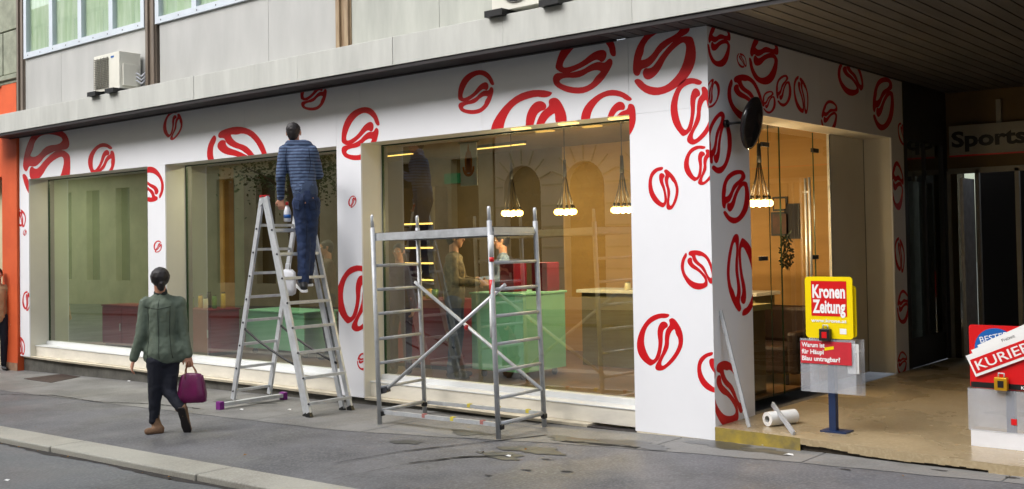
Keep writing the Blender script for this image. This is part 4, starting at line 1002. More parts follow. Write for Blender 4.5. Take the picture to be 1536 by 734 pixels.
for a, b, c in ((lsh, lel, lwr), (rsh, rel, rwr)): hull(j, a, .070, b, .056); hull(j, b, .056, c, .043)
organic(j, 'pullover', M['knit'], MT, .011, 3, disp=.024, dscale=.08)
j = MB(); hull(j, N_(457, 283, -.01), .146, N_(458, 290, -.01), .143, flat=(mf, .85)); organic(j, 'rib_hem', M['knitplain'], MT, .011, 3, disp=.004)
t_ = MB(); hull(t_, N_(457, 288, -.02), .130, pel, .130, flat=(mf, .88))
for h_, k_, a_ in ((lhp, lkn, lan), (rhp, rkn, ran)): hull(t_, pel, .115, h_, .098); hull(t_, h_, .094, k_, .074); hull(t_, k_, .078, a_, .062); hull(t_, h_.lerp(k_, .2), .094, h_, .096)
organic(t_, 'jeans', M['clothjean'], MT, .011, 3, disp=.022, dscale=.06)
for k, (a_, hl, te) in enumerate(((lan, N_(456, 436, -.08), N_(449, 428, .16)), (ran, N_(464, 427, .04), N_(456, 421, .26)))):
    m = MB(); hull(m, a_-Vector((0, 0, .02)), .05, hl+Vector((0, 0, .035)), .042); hull(m, hl+Vector((0, 0, .035)), .042, te+Vector((0, 0, .03)), .034)
    b = organic(m, 'shoe', M['black'], MT, .009, 2)
    s_ = MB(); d_ = (te-hl).normalized(); sd_ = d_.cross(Vector((0, 0, 1))).normalized(); P = [(hl.lerp(te, t)+sd_*w, hl.lerp(te, t)-sd_*w) for t, w in ((-.17, .024), (-.1, .038), (.3, .038), (.75, .046), (1.02, .038), (1.12, .02))]
    s_.prism([p[0]-Vector((0, 0, .012)) for p in P]+[p[1]-Vector((0, 0, .012)) for p in P[::-1]], (0, 0, .024)); s_.build('sole', M['inkwhite'], b)
h_ = MB(); hull(h_, hd+Vector((0, 0, .036))-mf*.026, .088, hd+Vector((0, 0, .032))+mf*.012, .084, flat=(mr, .92)); hull(h_, hd-mf*.04, .07, hd-mf*.045-Vector((0, 0, .035)), .055)
organic(h_, 'hair', M['hair'], MT, .008, 1, disp=.012, dscale=.015)
# spray bottle and cloth in his hand
c = N_(431, 318, .05)
SB_ = thing('spray_bottle', 'white spray bottle with blue band held at the ladder top by the man', 'bottle', (c.x, c.y, c.z-.1))
m = MB(); m.tube([c+Vector((0, 0, -.11)), c+Vector((0, 0, -.10)), c+Vector((0, 0, .0)), c+Vector((0, 0, .04)), c+Vector((0, 0, .07))], [.03, .04, .04, .028, .014], 16); m.build('bottle', M['plasticwhite'], SB_)
m = MB(); m.tube([c+Vector((0, 0, -.07)), c+Vector((0, 0, -.03))], .0408, 16); m.build('blue_label', M['blue'], SB_)
m = MB(); m.bar(c+Vector((.03, -.03, .09)), c+Vector((-.04, .03, .10)), .03, .03); m.bar(c+Vector((-.03, .03, .08)), c+Vector((-.035, .035, .04)), .012, .012); m.build('trigger', M['redplastic'], SB_)

from mathutils.bvhtree import BVHTree
def seam(o, N, lines, name, mt, parent, r=.0035):
    """a stitched seam laid on the cloth"""
    off = o.location+(o.parent.location if o.parent else Vector()); bv = BVHTree.FromPolygons([v.co for v in o.data.vertices], [list(p.vertices) for p in o.data.polygons])
    for ln in lines:
        P = []
        for (a, b) in zip(ln, ln[1:]):
            for i in range(8):
                t = i/8; p = N(a[0]+(b[0]-a[0])*t, a[1]+(b[1]-a[1])*t)-off; h = bv.ray_cast(p-F_*.8, F_)
                if h[0] is not None and (h[0]-p).length < .4: P.append(h[0]+off-F_*.001)
        if len(P) > 2:
            m = MB(); m.tube(P, r, 5); m.build(name, mt, o)
def last(parent, name): return [c for c in parent.children if c.name.split('.')[0] == name][-1]
dkj = mat('jacket_seam_thread', (52, 60, 52), .9); dkd = mat('denim_seam_thread', (16, 24, 44), .9)
seam(last(WT, 'jacket'), W_, [[(243, 449), (244, 500), (246, 541)], [(226, 462), (229, 500), (226, 541)], [(259, 461), (258, 500), (264, 541)], [(222, 460), (243, 463), (262, 459)]], 'seam', dkj, WT)
seam(last(MT, 'jeans'), N_, [[(459, 292), (460, 318)], [(443, 300), (453, 302), (452, 316), (444, 314), (443, 300)], [(466, 303), (475, 301), (476, 314), (467, 316), (466, 303)], [(462, 330), (458, 412)]], 'seam', dkd, MT, .003)
seam(last(MT, 'pullover'), N_, [[(432, 222), (430, 240), (432, 262)], [(464, 222), (467, 245), (466, 262)]], 'seam', dkd, MT, .003)
def simple_person(label, x, y, z0, f, hgt, top, bottom, parent_cat='person', arms='down', hairc=None, lean_=0.0):
    f = Vector(f).normalized(); r = f.cross(Vector((0, 0, 1))); s = hgt/1.75; b = Vector((x, y, z0))
    T = thing('person', label, 'person', (x, y, z0))
    P = lambda a, fo, zz: b+r*a*s+f*(fo+lean_*max(0, zz-.95))*s+Vector((0, 0, zz*s))
    hd = P(0, .02, 1.64); bd = MB(); head(bd, hd, f, s=s); hull(bd, P(0, 0, 1.56), .055*s, P(0, 0, 1.45), .06*s)
    hull(bd, P(0, 0, 1.40), .09*s, P(0, 0, 1.28), .13*s, flat=(f, .75)); hull(bd, P(0, 0, 1.28), .13*s, P(0, 0, 1.05), .12*s, flat=(f, .75)); hull(bd, P(0, 0, 1.05), .12*s, P(0, 0, .92), .13*s, flat=(f, .85))
    J = MB(); hull(J, P(0, 0, 1.44), .08*s, P(0, 0, 1.28), .155*s, flat=(f, .8)); hull(J, P(-.12, 0, 1.40), .075*s, P(.12, 0, 1.40), .075*s); hull(J, P(0, 0, 1.28), .155*s, P(0, 0, .93), .15*s, flat=(f, .85))
    Tt = MB()
    for k in (-1, 1):
        sh = P(.19*k, 0, 1.40)
        if arms == 'down': el, wr_ = P(.23*k, -.02, 1.13), P(.22*k, .08, .90)
        else: el, wr_ = P(.23*k, .06, 1.14), P(.12*k, .30, 1.12)
        hull(bd, P(.08*k, 0, 1.38), .07*s, sh, .05*s); hull(bd, sh, .048*s, el, .038*s); hull(bd, el, .038*s, wr_, .027*s); hand(bd, wr_, (wr_-el), -r*k, s, .6)
        hull(J, sh, .072*s, el, .056*s); hull(J, el, .056*s, wr_, .043*s)
        hp_, kn, an = P(.09*k, 0, .90), P(.10*k, .02, .50), P(.10*k, -.03, .10)
        hull(bd, P(0, 0, .92), .1*s, hp_, .09*s); hull(bd, hp_, .085*s, kn, .055*s); hull(bd, kn, .055*s, an, .038*s)
        hull(Tt, P(0, 0, .94), .12*s, hp_, .1*s); hull(Tt, hp_, .096*s, kn, .07*s); hull(Tt, kn, .07*s, an, .055*s)
        m = MB(); hull(m, P(.10*k, -.05, .05), .045*s, P(.11*k, .15, .035), .034*s); organic(m, 'shoe', M['black'], T, .012, 2)
    organic(bd, 'body', M['skin'], T, .010, 2); face(hd, f, T, s=s)
    organic(J, 'top', top, T, .014, 3, disp=.02); organic(Tt, 'trousers', bottom, T, .014, 3, disp=.015)
    h_ = MB(); hull(h_, hd+Vector((0, 0, .034))*s-f*.026*s, .090*s, hd+Vector((0, 0, .030))*s+f*.008*s, .085*s, flat=(r, .92)); hull(h_, hd-f*.04*s, .07*s, hd-f*.045*s-Vector((0, 0, .035)), .055*s)
    organic(h_, 'hair', hairc or M['hair'], T, .010, 1, disp=.01, dscale=.02)
    return T
# passer-by cut by the left edge, standing before the orange building
simple_person('person in beige jacket and dark trousers cut off by the left edge of the photo', -13.17, -.16, gz(-13.2), (1, -.3, 0), 1.68, M['beigecloth'], M['jeans2'])
# ================================================================ INTERIOR THINGS
def green_counter(x0, x1, y0, y1, h, label):
    T = thing('counter', label, 'counter', ((x0+x1)/2, (y0+y1)/2, FZ), 'mint green counters')
    m = MB(); m.box(x0, x1, y0, y1, FZ+.09, FZ+h); m.build('body', M['greenbox'], T, bevel=.006)
    m = MB(); m.box(x0-.02, x1+.02, y0-.02, y1+.02, FZ+h, FZ+h+.025); m.build('counter_top', M['greenbox'], T, bevel=.004)
    for x in (x0+.1, x1-.1):
        for y in (y0+.1, y1-.1):
            m = MB(); m.tube([(x-.015, y, FZ+.04), (x+.015, y, FZ+.04)], .04, 12); m.box(x-.012, x+.012, y-.012, y+.012, FZ+.07, FZ+.092); m.build('castor', M['black'], T)
    return T
green_counter(-4.02, -3.22, 1.35, 2.15, .98, 'mint green counter on castors behind the scaffold in the right window')
green_counter(-8.72, -7.35, 1.5, 2.1, .63, 'mint green counter on castors behind the ladder in the middle window')
def red_cabinet(x0, x1, y0, y1, h, label, rows=0):
    T = thing('cabinet', label, 'cabinet', ((x0+x1)/2, (y0+y1)/2, FZ), 'dark red display cabinets')
    m = MB(); m.box(x0, x1, y0, y1, FZ+.05, FZ+h); m.build('body', M['redcab'], T, bevel=.006)
    m = MB(); m.box(x0+.03, x1-.03, y0+.03, y1-.03, FZ, FZ+.05); m.build('plinth', M['black'], T)
    m = MB(); m.box(x0-.015, x1+.015, y0-.015, y1+.015, FZ+h, FZ+h+.02); m.build('cabinet_top', M['redcab'], T)
    n = max(1, int((x1-x0)/.6))
    for i in range(n):
        a = x0+(x1-x0)*i/n+.01; b = x0+(x1-x0)*(i+1)/n-.01
        m = MB(); m.box(a, b, y0-.012, y0-.001, FZ+.08, FZ+h-.02); d = m.build('door', M['redcab'], T, bevel=.003)
        m = MB(); m.box(b-.04, b-.028, y0-.03, y0-.012, FZ+h*.5-.06, FZ+h*.5+.06); m.build('handle', M['alu'], d)
    return T
red_cabinet(-11.85, -10.0, .95, 1.45, .66, 'long low dark red cabinet seen through the left window')
red_cabinet(-9.6, -8.8, .95, 1.45, .66, 'short dark red cabinet at the left side of the middle window')
red_cabinet(-5.76, -4.6, 1.6, 2.15, .86, 'dark red cabinet with green jars at the left side of the right window')
# jars on top
k = 0
jar_m = [mat('green_jar', (96, 140, 60), .3), mat('cream_jar', (214, 206, 170), .3), mat('dark_jar', (50, 44, 40), .3), mat('yellow_jar', (208, 172, 60), .3)]
def jar(x, y, z, mt, label, h=.14, r=.045, grp='jars and cups on the shop counters'):
    T = thing('jar', label, 'jar', (x, y, z), grp)
    m = MB(); m.tube([(x, y, z), (x, y, z+.01), (x, y, z+h*.8), (x, y, z+h*.92)], [r*.9, r, r, r*.75], 14); m.build('vessel', mt, T)
    m = MB(); m.tube([(x, y, z+h*.92), (x, y, z+h)], r*.8, 14); m.build('lid', M['black'], T)
names = ['green', 'cream', 'dark', 'yellow']
for i in range(7):
    jar(-5.65+i*.16, 1.75+.05*(i % 2), FZ+.882, jar_m[i % 4], f'{names[i % 4]} lidded jar on the dark red cabinet in the right window')
for i in range(6):
    jar(-9.5+i*.12, 1.1+.07*(i % 3), FZ+.682, jar_m[(i*3) % 4], f'{names[(i*3) % 4]} lidded jar on the short red cabinet in the middle window', h=.16+.04*(i % 3), r=.036)
def box_on(x0, x1, y0, y1, z, h, label):
    T = thing('display_box', label, 'box', ((x0+x1)/2, (y0+y1)/2, z), 'crimson boxes on the counters')
    m = MB(); m.box(x0, x1, y0, y1, z, z+h); m.build('box', M['redbox'], T, bevel=.008)
    m = MB(); m.box(x0+.03, x1-.03, y0-.004, y0-.001, z+.04, z+h-.06); m.build('front_label', M['redcab'], T)
box_on(-3.74, -3.52, 1.55, 1.80, FZ+1.006, .34, 'crimson box standing on the green counter behind the scaffold, left one')
# service counter on the right with more things
CO_T = thing('service_counter', 'long pale service counter with dark front at the right end of the shop', 'counter', (-2.2, 3.2, FZ))
m = MB(); m.box(-3.6, -1.15, 3.0, 3.5, FZ, FZ+.93); m.build('front', mat('olive_counter_front', (112, 104, 70), .5, var=.1), CO_T, bevel=.005)
m = MB(); m.box(-3.65, -1.1, 2.95, 3.55, FZ+.93, FZ+.97); m.build('worktop', M['cream'], CO_T, bevel=.004)
box_on(-3.50, -3.26, 1.86, 2.10, FZ+1.006, .34, 'crimson box at the back right of the green counter behind the scaffold')
for i in range(8):
    jar(-2.95+i*.22, 3.1+.08*(i % 2), FZ+.97, jar_m[(i+1) % 4], f'{names[(i+1) % 4]} cup or jar on the pale service counter', h=.1+.05*(i % 3), r=.04)
# coffee machine
CM = thing('coffee_machine', 'chrome coffee machine on the pale service counter near the corner', 'coffee machine', (-1.75, 3.35, FZ+.97))
z = FZ+.97
m = MB(); m.box(-2.05, -1.45, 3.18, 3.46, z+.06, z+.20); m.box(-2.05, -1.45, 3.3, 3.46, z+.20, z+.36); m.box(-2.07, -1.43, 3.16, 3.48, z+.36, z+.44); m.build('body', M['alu'], CM, bevel=.012)
for x in (-2.0, -1.5): m = MB(); m.tube([(x, 3.3, z), (x, 3.3, z+.06)], .02, 8); m.build('foot', M['black'], CM)
for x in (-1.9, -1.6):
    m = MB(); m.tube([(x, 3.24, z+.33), (x, 3.24, z+.28)], .03, 12); m.tube([(x, 3.24, z+.29), (x, 3.10, z+.28)], .012, 8); m.build('group_head', M['black'], CM)

# pendants: a bunch of bulbs on fanned cables
def pendant(x, y, label, zb=2.10):
    T = thing('pendant_lamp', label, 'lamp', (x, y, IC), 'bunched bulb pendant lamps')
    m = MB(); m.tube([(x, y, IC), (x, y, IC-.04)], .06, 14); m.tube([(x, y, IC-.04), (x, y, zb+.62)], .006, 6); m.tube([(x, y, zb+.62), (x, y, zb+.42)], [.018, .026], 10); m.build('ceiling_cable', M['cable'], T)
    m = MB(); n = 9
    for i in range(n):
        a = 2*math.pi*i/n; r = .10 if i else 0
        m.tube([(x+.012*math.cos(a), y+.012*math.sin(a), zb+.44), (x+.045*math.cos(a), y+.045*math.sin(a), zb+.25), (x+.10*math.cos(a), y+.10*math.sin(a), zb+.07)], .0038, 5)
        m.tube([(x+.10*math.cos(a), y+.10*math.sin(a), zb+.075), (x+.102*math.cos(a), y+.102*math.sin(a), zb+.03)], .013, 8)
    m.build('cable_bunch', M['cable'], T)
    m = MB()
    for i in range(n):
        a = 2*math.pi*i/n; m.sphere((x+.104*math.cos(a), y+.104*math.sin(a), zb), .037, 0, 10)
    m.sphere((x, y, zb-.005), .033, 0, 10)
    m.build('bulbs', M['bulb'], T)
    l = bpy.data.lights.new('bulb_light', 'POINT'); l.energy = 34 if x > -1 else 23; l.color = (1, .78, .5); l.shadow_soft_size = .08
    o = bpy.data.objects.new('bulb_light', l); col.objects.link(o); o.parent = T; o.location = (0, 0, zb-.07-IC)
labs = ['pendant lamp of bunched bulbs in the right window, nearest the scaffold', 'pendant lamp of bunched bulbs in the middle of the arched reflection in the right window', 'pendant lamp of bunched bulbs at the right edge of the right window', 'pendant lamp of bunched bulbs seen through the side entrance glass']
for (px, py), lb in zip(((768, 320), (848, 318), (934, 315), (1140, 305)), labs):
    c = oY(px, py, 2.0); pendant(c.x, 2.0, lb, c.z)
# ceiling strip lights
def strip(a, b, lab, pw=10):
    a, b = Vector(a), Vector(b); T = thing('ceiling_strip_light', lab, 'ceiling light', ((a.x+b.x)/2, (a.y+b.y)/2, IC-.05), 'linear lights on the shop ceiling')
    m = MB(); m.bar(a+Vector((0, 0, -.02)), b+Vector((0, 0, -.02)), .07, .04); m.build('housing', M['darkgrey'], T)
    m = MB(); m.bar(a+Vector((0, 0, -.048)), b+Vector((0, 0, -.048)), .05, .012); m.build('tube', M['strip'], T)
    l = bpy.data.lights.new('strip_light', 'AREA'); l.shape = 'RECTANGLE'; l.size = (b-a).length; l.size_y = .05; l.energy = pw; l.color = (1, .86, .6)
    o = bpy.data.objects.new('strip_light', l); col.objects.link(o); o.parent = T; o.location = (0, 0, -.02)
def cz(px, py): return oZ(px, py, IC)
a, b = cz(715, 219), cz(787, 211); strip(a, b, 'yellow strip light on the ceiling left of the arched reflection, longest one')
a, b = cz(580, 230), cz(618, 226); strip(a, b, 'yellow strip light on the ceiling at the top left of the right window')
strip((-8.3, 1.0, IC), (-7.2, 1.0, IC), 'added strip light hidden above the opening inside the middle window', 22); strip((-11.7, 1.0, IC), (-10.6, 1.0, IC), 'added strip light hidden above the opening inside the left window', 22)  # two unseen strips added to brighten the rooms behind these windows
m = MB()
for (px, py) in ((115, 342), (168, 345), (205, 345)):
    c = oY(px, py, 3.2)
    T = thing('wall_lamp', 'small warm lamp glowing behind the left window, ' + {115: 'leftmost of three', 168: 'middle of three', 205: 'rightmost of three'}[px], 'lamp', (c.x, 3.2, c.z), 'small warm lamps behind the left window')
    m = MB(); m.tube([(c.x, 3.2, c.z+.05), (c.x, 3.2, IC)], .006, 6); m.tube([(c.x, 3.2, c.z+.08), (c.x, 3.2, c.z+.02)], [.02, .11], 14); m.build('shade', M['darkgrey'], T)
    m = MB(); m.sphere((c.x, 3.2, c.z), .05, 0, 12, (1.6, 1.6, .6)); m.build('bulb', M['bulb'], T)
    l = bpy.data.lights.new('bulb_light', 'POINT'); l.energy = 7; l.color = (1, .7, .4); l.shadow_soft_size = .06
    o = bpy.data.objects.new('bulb_light', l); col.objects.link(o); o.parent = T; o.location = (0, 0, -.08)

# hanging banner with orange cup emblem
c0 = oY(690, 216, 1.2); c1 = oY(716, 278, 1.2); zt_, zb_ = c0.z, c1.z
BN = thing('hanging_banner', 'white hanging banner with an orange steaming cup emblem inside the right window', 'banner', ((c0.x+c1.x)/2, 1.2, zb_))
m = MB(); m.box(c0.x, c1.x, 1.2, 1.206, zb_, zt_)
cx_, cz_ = (c0.x+c1.x)/2, (zt_+zb_)/2-.04; ww = (c1.x-c0.x)
ring_ = []
for i in range(20):
    t0, t1 = math.pi*(.95+1.1*i/20), math.pi*(.95+1.1*(i+1)/20)
    m.poly([(cx_+ww*.36*math.cos(t0), 1.197, cz_+ww*.40*math.sin(t0)), (cx_+ww*.36*math.cos(t1), 1.197, cz_+ww*.40*math.sin(t1)), (cx_+ww*.24*math.cos(t1), 1.197, cz_+ww*.26*math.sin(t1)), (cx_+ww*.24*math.cos(t0), 1.197, cz_+ww*.26*math.sin(t0))], 1)
for dx_, hh in ((-.12, .2), (0, .3), (.12, .2)):
    x = cx_+ww*dx_; m.poly([(x-.02, 1.197, cz_-.06), (x+.02, 1.197, cz_-.06), (x+.03, 1.197, cz_+hh*.5), (x, 1.197, cz_+hh), (x-.03, 1.197, cz_+hh*.5)], 1)
m.build('cloth', [M['paper'], mat('orange_print', (206, 120, 40), .6)], BN)
m = MB(); m.tube([(c0.x-.03, 1.203, zt_+.01), (c1.x+.03, 1.203, zt_+.01)], .01, 8)
for x in (c0.x, c1.x): m.tube([(x, 1.203, zt_), (x, 1.203, IC)], .002, 4)
m.build('rod', M['darkgrey'], BN)
c = oY(677, 268, IB-.05); m = MB(); m.box(c.x-.16, c.x+.16, IB-.05, IB-.005, c.z-.08, c.z+.08)
tag(m.build('emergency_sign', mat('green_lit_sign', (16, 84, 56), .4, em=(20, 160, 100), ems=.04)), 'small glowing green emergency sign on the back wall behind the right window', 'sign')

# lit shelf on the back wall behind the scaffold
SH = thing('wall_shelf', 'tall shelf with yellow lit edges behind the left post of the scaffold', 'shelf', (-8.2, IB-.3, FZ))
c = oY(628, 350, IB-.3)
m = MB()
for x in (c.x-.35, c.x+.35): m.box(x-.02, x+.02, IB-.3, IB-.01, FZ, FZ+2.5)
m.build('side_panel', M['brownwall'], SH)
for py in (336, 355, 372, 395, 420):
    q = oY(628, py, IB-.3); m = MB(); m.box(c.x-.33, c.x+.33, IB-.3, IB-.01, q.z-.015, q.z+.015); s_ = m.build('shelf_board', M['brownwall'], SH)
    m = MB(); m.box(c.x-.32, c.x+.32, IB-.31, IB-.3003, q.z-.014, q.z+.012); m.build('light_strip', M['strip'], s_)

# people inside
purple = mat('dark_purple_dress', (62, 30, 62), .85, var=.1); bluegrey = mat('pale_blue_shirt', (122, 142, 176), .85, var=.08)
patt = mat('patterned_brown_shirt', (128, 112, 84), .85, rgb2=(50, 46, 44), scale=22)
c = oY(600, 470, 1.0); simple_person('person in dark purple dress with bobbed hair at the left side of the right window', c.x, 1.0, FZ, (.5, -1, 0), 1.60, purple, purple)
c = oY(682, 470, 1.15); simple_person('person in patterned shirt standing behind the scaffold platform', c.x, 1.15, FZ, (.8, .5, 0), 1.76, patt, M['clothjean'], arms='reach')
c = oY(756, 470, 2.5); simple_person('person in pale blue shirt behind the mint green counter', c.x, 2.5, FZ, (-.6, -.6, 0), 1.72, bluegrey, M['jeans2'], arms='reach')
c = oY(492, 430, 1.7); simple_person('person in brown top standing inside behind the ladder', c.x, 1.7, FZ, (-.5, -.8, 0), 1.66, mat('brown_top', (92, 74, 62), .85), M['jeans2'], arms='reach')

# pictures, plant, armchair and counter seen through the side glass
def frame_pic(px, py, w, h, lab, mt):
    c = oY(px, py, IB-.02); m = MB(); T = thing('picture', lab, 'picture', (c.x, IB-.02, c.z-h/2), 'framed pictures on the wood wall')
    m.box(c.x-w/2, c.x+w/2, IB-.025, IB-.002, c.z-h/2, c.z+h/2); m.build('frame', M['black'], T)
    m = MB(); m.box(c.x-w/2+.025, c.x+w/2-.025, IB-.0275, IB-.0255, c.z-h/2+.025, c.z+h/2-.025); m.build('print', mt, T)
frame_pic(1170, 306, .2, .18, 'small pale picture at the top of the group behind the side glass', M['ochre'])
frame_pic(1171, 336, .26, .30, 'dark picture with a coffee cup behind the side glass', mat('cup_print', (120, 70, 40), .5, rgb2=(40, 26, 22), scale=5))
frame_pic(1188, 332, .2, .44, 'tall dark picture nearest the door handle behind the side glass', M['darktrim'])
# dark plant wreath hung on the glass door
c = oX(1189, 378, SX)
m = MB(); rnd = random.Random(5)
for i in range(240):
    a = rnd.uniform(0, 6.28); zz = rnd.uniform(-.16, .16); rr = .07*math.sqrt(max(.05, 1-(zz/.19)**2)); p = Vector((SX-.07+rnd.uniform(-.03, .03), c.y+rr*math.cos(a)*1.1, c.z+zz)); d = Vector((rnd.uniform(-.4, .4), math.cos(a), math.sin(a)-.3)).normalized(); e = d.cross(Vector((1, 0, .2))).normalized()
    m.poly([p, p+d*.02+e*.012, p+d*.05, p+d*.02-e*.012])
m.flat = True
m.tube([(SX-.07, c.y, c.z+.15), (SX-.02, c.y, c.z+.2), (SX-.008, c.y, c.z+.22)], .003, 5)
tag(m.build('leaf_garland', mat('dark_leaf', (26, 44, 22), .6, var=.3, scale=20)), 'dark green leafy garland hanging on the inside of the glass door', 'garland')
SC = thing('side_counter', 'olive counter with small items just inside the side entrance glass', 'counter', (-1.0, 2.4, FZ))
a = oX(1128, 452, -.75); b_ = oX(1182, 452, -.75)
m = MB(); m.box(-1.0, -.55, .85, 2.05, FZ, FZ+.86); m.build('front', M['brownwall'], SC, bevel=.004)
m = MB(); m.box(-1.05, -.5, .82, 2.1, FZ+.86, FZ+.92); m.build('worktop', mat('olive_top', (150, 142, 96), .4), SC, bevel=.004)
for (x, y, h, r, mt, lb) in ((-.75, 1.45, .06, .07, 'dark_jar', 'dark bowl'), (-.7, 1.72, .22, .05, 'green_jar', 'tall green jar'), (-.72, 1.98, .12, .045, 'cream_jar', 'small cream pot')):
    jar(x, y, FZ+.925, {'dark_jar': jar_m[2], 'green_jar': jar_m[0], 'cream_jar': jar_m[1]}[mt], lb+' on the side counter behind the side entrance glass', h=h, r=r)
AR = thing('armchair', 'dark brown armchair inside the glass side entrance', 'armchair', (-.95, 2.9, FZ))
br_ = mat('dark_brown_leather', (54, 34, 24), .5, var=.15)
m = MB(); m.box(-1.35, -.6, 2.62, 3.3, FZ+.12, FZ+.42); m.build('seat', br_, AR, bevel=.04)
m = MB(); m.box(-1.35, -.6, 3.2, 3.38, FZ+.4, FZ+.82); m.build('backrest', br_, AR, bevel=.05)
for x in (-1.40, -.60):
    m = MB(); m.box(x, x+.12, 2.62, 3.3, FZ+.12, FZ+.58); m.build('armrest', br_, AR, bevel=.04)
for x in (-1.3, -.62):
    for y in (2.68, 3.3):
        m = MB(); m.tube([(x, y, FZ), (x, y, FZ+.13)], .02, 8); m.build('leg', M['black'], AR)
# rosette mirror-like round sign on the side wall
DS = thing('round_mirror', 'dark round traffic mirror on a short arm fixed to the bean patterned corner wall', 'mirror', (0, .27, 2.72))
c = on(1130, 185, F_, F_.dot(Vector((0.16, .36, 2.72)))); nn = Vector((.45, -.82, -.22)).normalized(); nn = Vector((.985, .08, -.2)).normalized()
m = MB(); a_ = nn.cross(Vector((0, 0, 1))).normalized(); b_ = nn.cross(a_); rr = .235; prof = [(0, .045), (.08, .042), (.15, .03), (.21, .01), (.235, 0), (.235, -.02), (.2, -.045), (.1, -.06), (0, -.062)]
P = []; n = 28
for r_, h_ in prof:
    for i in range(n): t = 2*math.pi*i/n; P.append(c+a_*.86*(max(r_, .001)*math.cos(t))+b_*(max(r_, .001)*.98*math.sin(t))+nn*h_)
m.add(P, [(j*n+i, j*n+(i+1) % n, (j+1)*n+(i+1) % n, (j+1)*n+i) for j in range(len(prof)-1) for i in range(n)], 0, True)
m.build('dish', mat('dark_glossy_dish', (34, 32, 34), .15), DS)
m = MB(); w0 = oX(1087, 186, 0.0); m.tube([w0+Vector((.001, 0, 0)), w0+Vector((.09, 0, 0)), c-nn*.06], .011, 8); m.tube([w0+Vector((0.001, 0, 0)), w0+Vector((.03, 0, 0))], .035, 12); m.build('arm', M['black'], DS)

# rods and roll at the corner
def rod(a, b, lab, w=.022, grp='loose metal strips by the corner'):
    m = MB(); m.bar(a, b, w, w*.5, up=(0, -1, 0)); tag(m.build('metal_strip', M['alumatt'], bevel=.002), lab, 'metal strip', grp)
p1 = oZ(1124, 641, FZ+.01); rod(p1, oX(1081, 466, .012), 'long grey metal strip leaning on the corner pillar, the outer one', .03)
p1 = oZ(1122, 640, FZ+.01)+Vector((-.03, .05, 0)); rod(p1, oX(1078, 470, .012)+Vector((0, .03, -.02)), 'thin metal strip leaning against the bean print behind the outer strip', .018)
p1 = oZ(1191, 651, FZ+.012); p2 = on(1159, 614, F_, F_.dot(Vector(oZ(1172, 634, FZ)))+.0); p2.z = max(p2.z, FZ+.16); rod(p1, p2, 'short grey metal strip propped on the white paper roll', .04)
a, b = oZ(1151, 640, FZ), oZ(1192, 635, FZ); a.z = b.z = FZ+.062
m = MB(); n = 24; d = (b-a).normalized(); L_ = (b-a).length
m.tube([a, a+d*L_], .06, n, cap=False); m.tube([a+d*.0005, a+d*(L_-.0005)], .028, n, 1, cap=False)
for q in (a, b):
    u = d.cross(Vector((0, 0, 1))).normalized(); v = d.cross(u)
    m.add([q+(u*math.cos(2*math.pi*i/n)+v*math.sin(2*math.pi*i/n))*r for r in (.06, .028) for i in range(n)], [(i, (i+1) % n, n+(i+1) % n, n+i) for i in range(n)], 0)
tag(m.build('paper_roll', [M['paper'], M['papergrey']]), 'thick white paper roll lying on the step beside the corner pillar', 'roll')

# ================================================================ NEWSPAPER STANDS
def rounded(x0, x1, z0, z1, r, y, n=5):
    P = []
    for cx_, cz_, a0 in ((x1-r, z1-r, 0), (x0+r, z1-r, 90), (x0+r, z0+r, 180), (x1-r, z0+r, 270)):
        for i in range(n+1): t = R(a0+90*i/n); P.append((cx_+r*math.cos(t), y, cz_+r*math.sin(t)))
    return P
def padlock(T, x, y, z, m1, face_):
    m = MB(); m.box(x-.045, x+.045, y-.05, y, z-.05, z+.045); m.build('coin_box', m1, T, bevel=.004)
    m = MB(); m.box(x-.02, x+.022, y-.0525, y-.0505, z-.028, z+.022); m.build('coin_label', face_, T)
    m = MB(); m.tube([(x-.02, y-.02, z+.045), (x-.02, y-.02, z+.075), (x+.02, y-.02, z+.075), (x+.02, y-.02, z+.045)], .006, 6); m.build('shackle', M['alu'], T)
ky = .28; a = oY(1207, 415, ky); b = oY(1284, 510, ky)
pole = oZ(1250, 648, FZ)
KS = thing('newspaper_stand', 'yellow and red newspaper stand on a dark blue post with a clear pouch', 'newspaper stand', (pole.x, ky+.06, FZ), 'newspaper stands in the passage entrance')
m = MB(); m.box(pole.x-.03, pole.x+.03, ky+.04, ky+.10, FZ, FZ+1.0); m.build('post', M['posblue'], KS, bevel=.004)
m = MB(); m.box(pole.x-.09, pole.x+.13, ky-.0, ky+.16, FZ+.0005, FZ+.012); m.build('foot_plate', M['posblue'], KS)
x0, x1, z0, z1 = a.x, b.x-.02, b.z, a.z
m = MB(); m.prism(rounded(x0, x1, z0, z1, .03, ky), (0, .012, 0), 0); m.prism(rounded(x0+.012, x1+.012, z0+.01, z1-.07, .03, ky+.04), (0, .008, 0), 0)
W1 = x1-x0; H1 = z1-z0
rx0, rx1, rz0, rz1 = x0+W1*.13, x0+W1*.88, z0+H1*.36, z0+H1*.93
m.poly([(rx0, ky-.0015, rz0), (rx1, ky-.0015, rz0), (rx1, ky-.0015, rz1), (rx0, ky-.0015, rz1)], 1)
text_mb(m, 'Kronen', (rx0+.012, ky, rz0+(rz1-rz0)*.53), (1, 0, 0), (0, 0, 1), (rz1-rz0)*.36, 2, width=(rx1-rx0)-.024, bold=.035, lift=.003)
text_mb(m, 'Zeitung', (rx0+.012, ky, rz0+(rz1-rz0)*.10), (1, 0, 0), (0, 0, 1), (rz1-rz0)*.36, 2, width=(rx1-rx0)-.024, bold=.035, lift=.003)
text_mb(m, 'www.krone.at', (rx0-.005, ky, rz0-.05), (1, 0, 0), (0, 0, 1), .028, 2, width=(rx1-rx0), bold=.03, lift=.003)
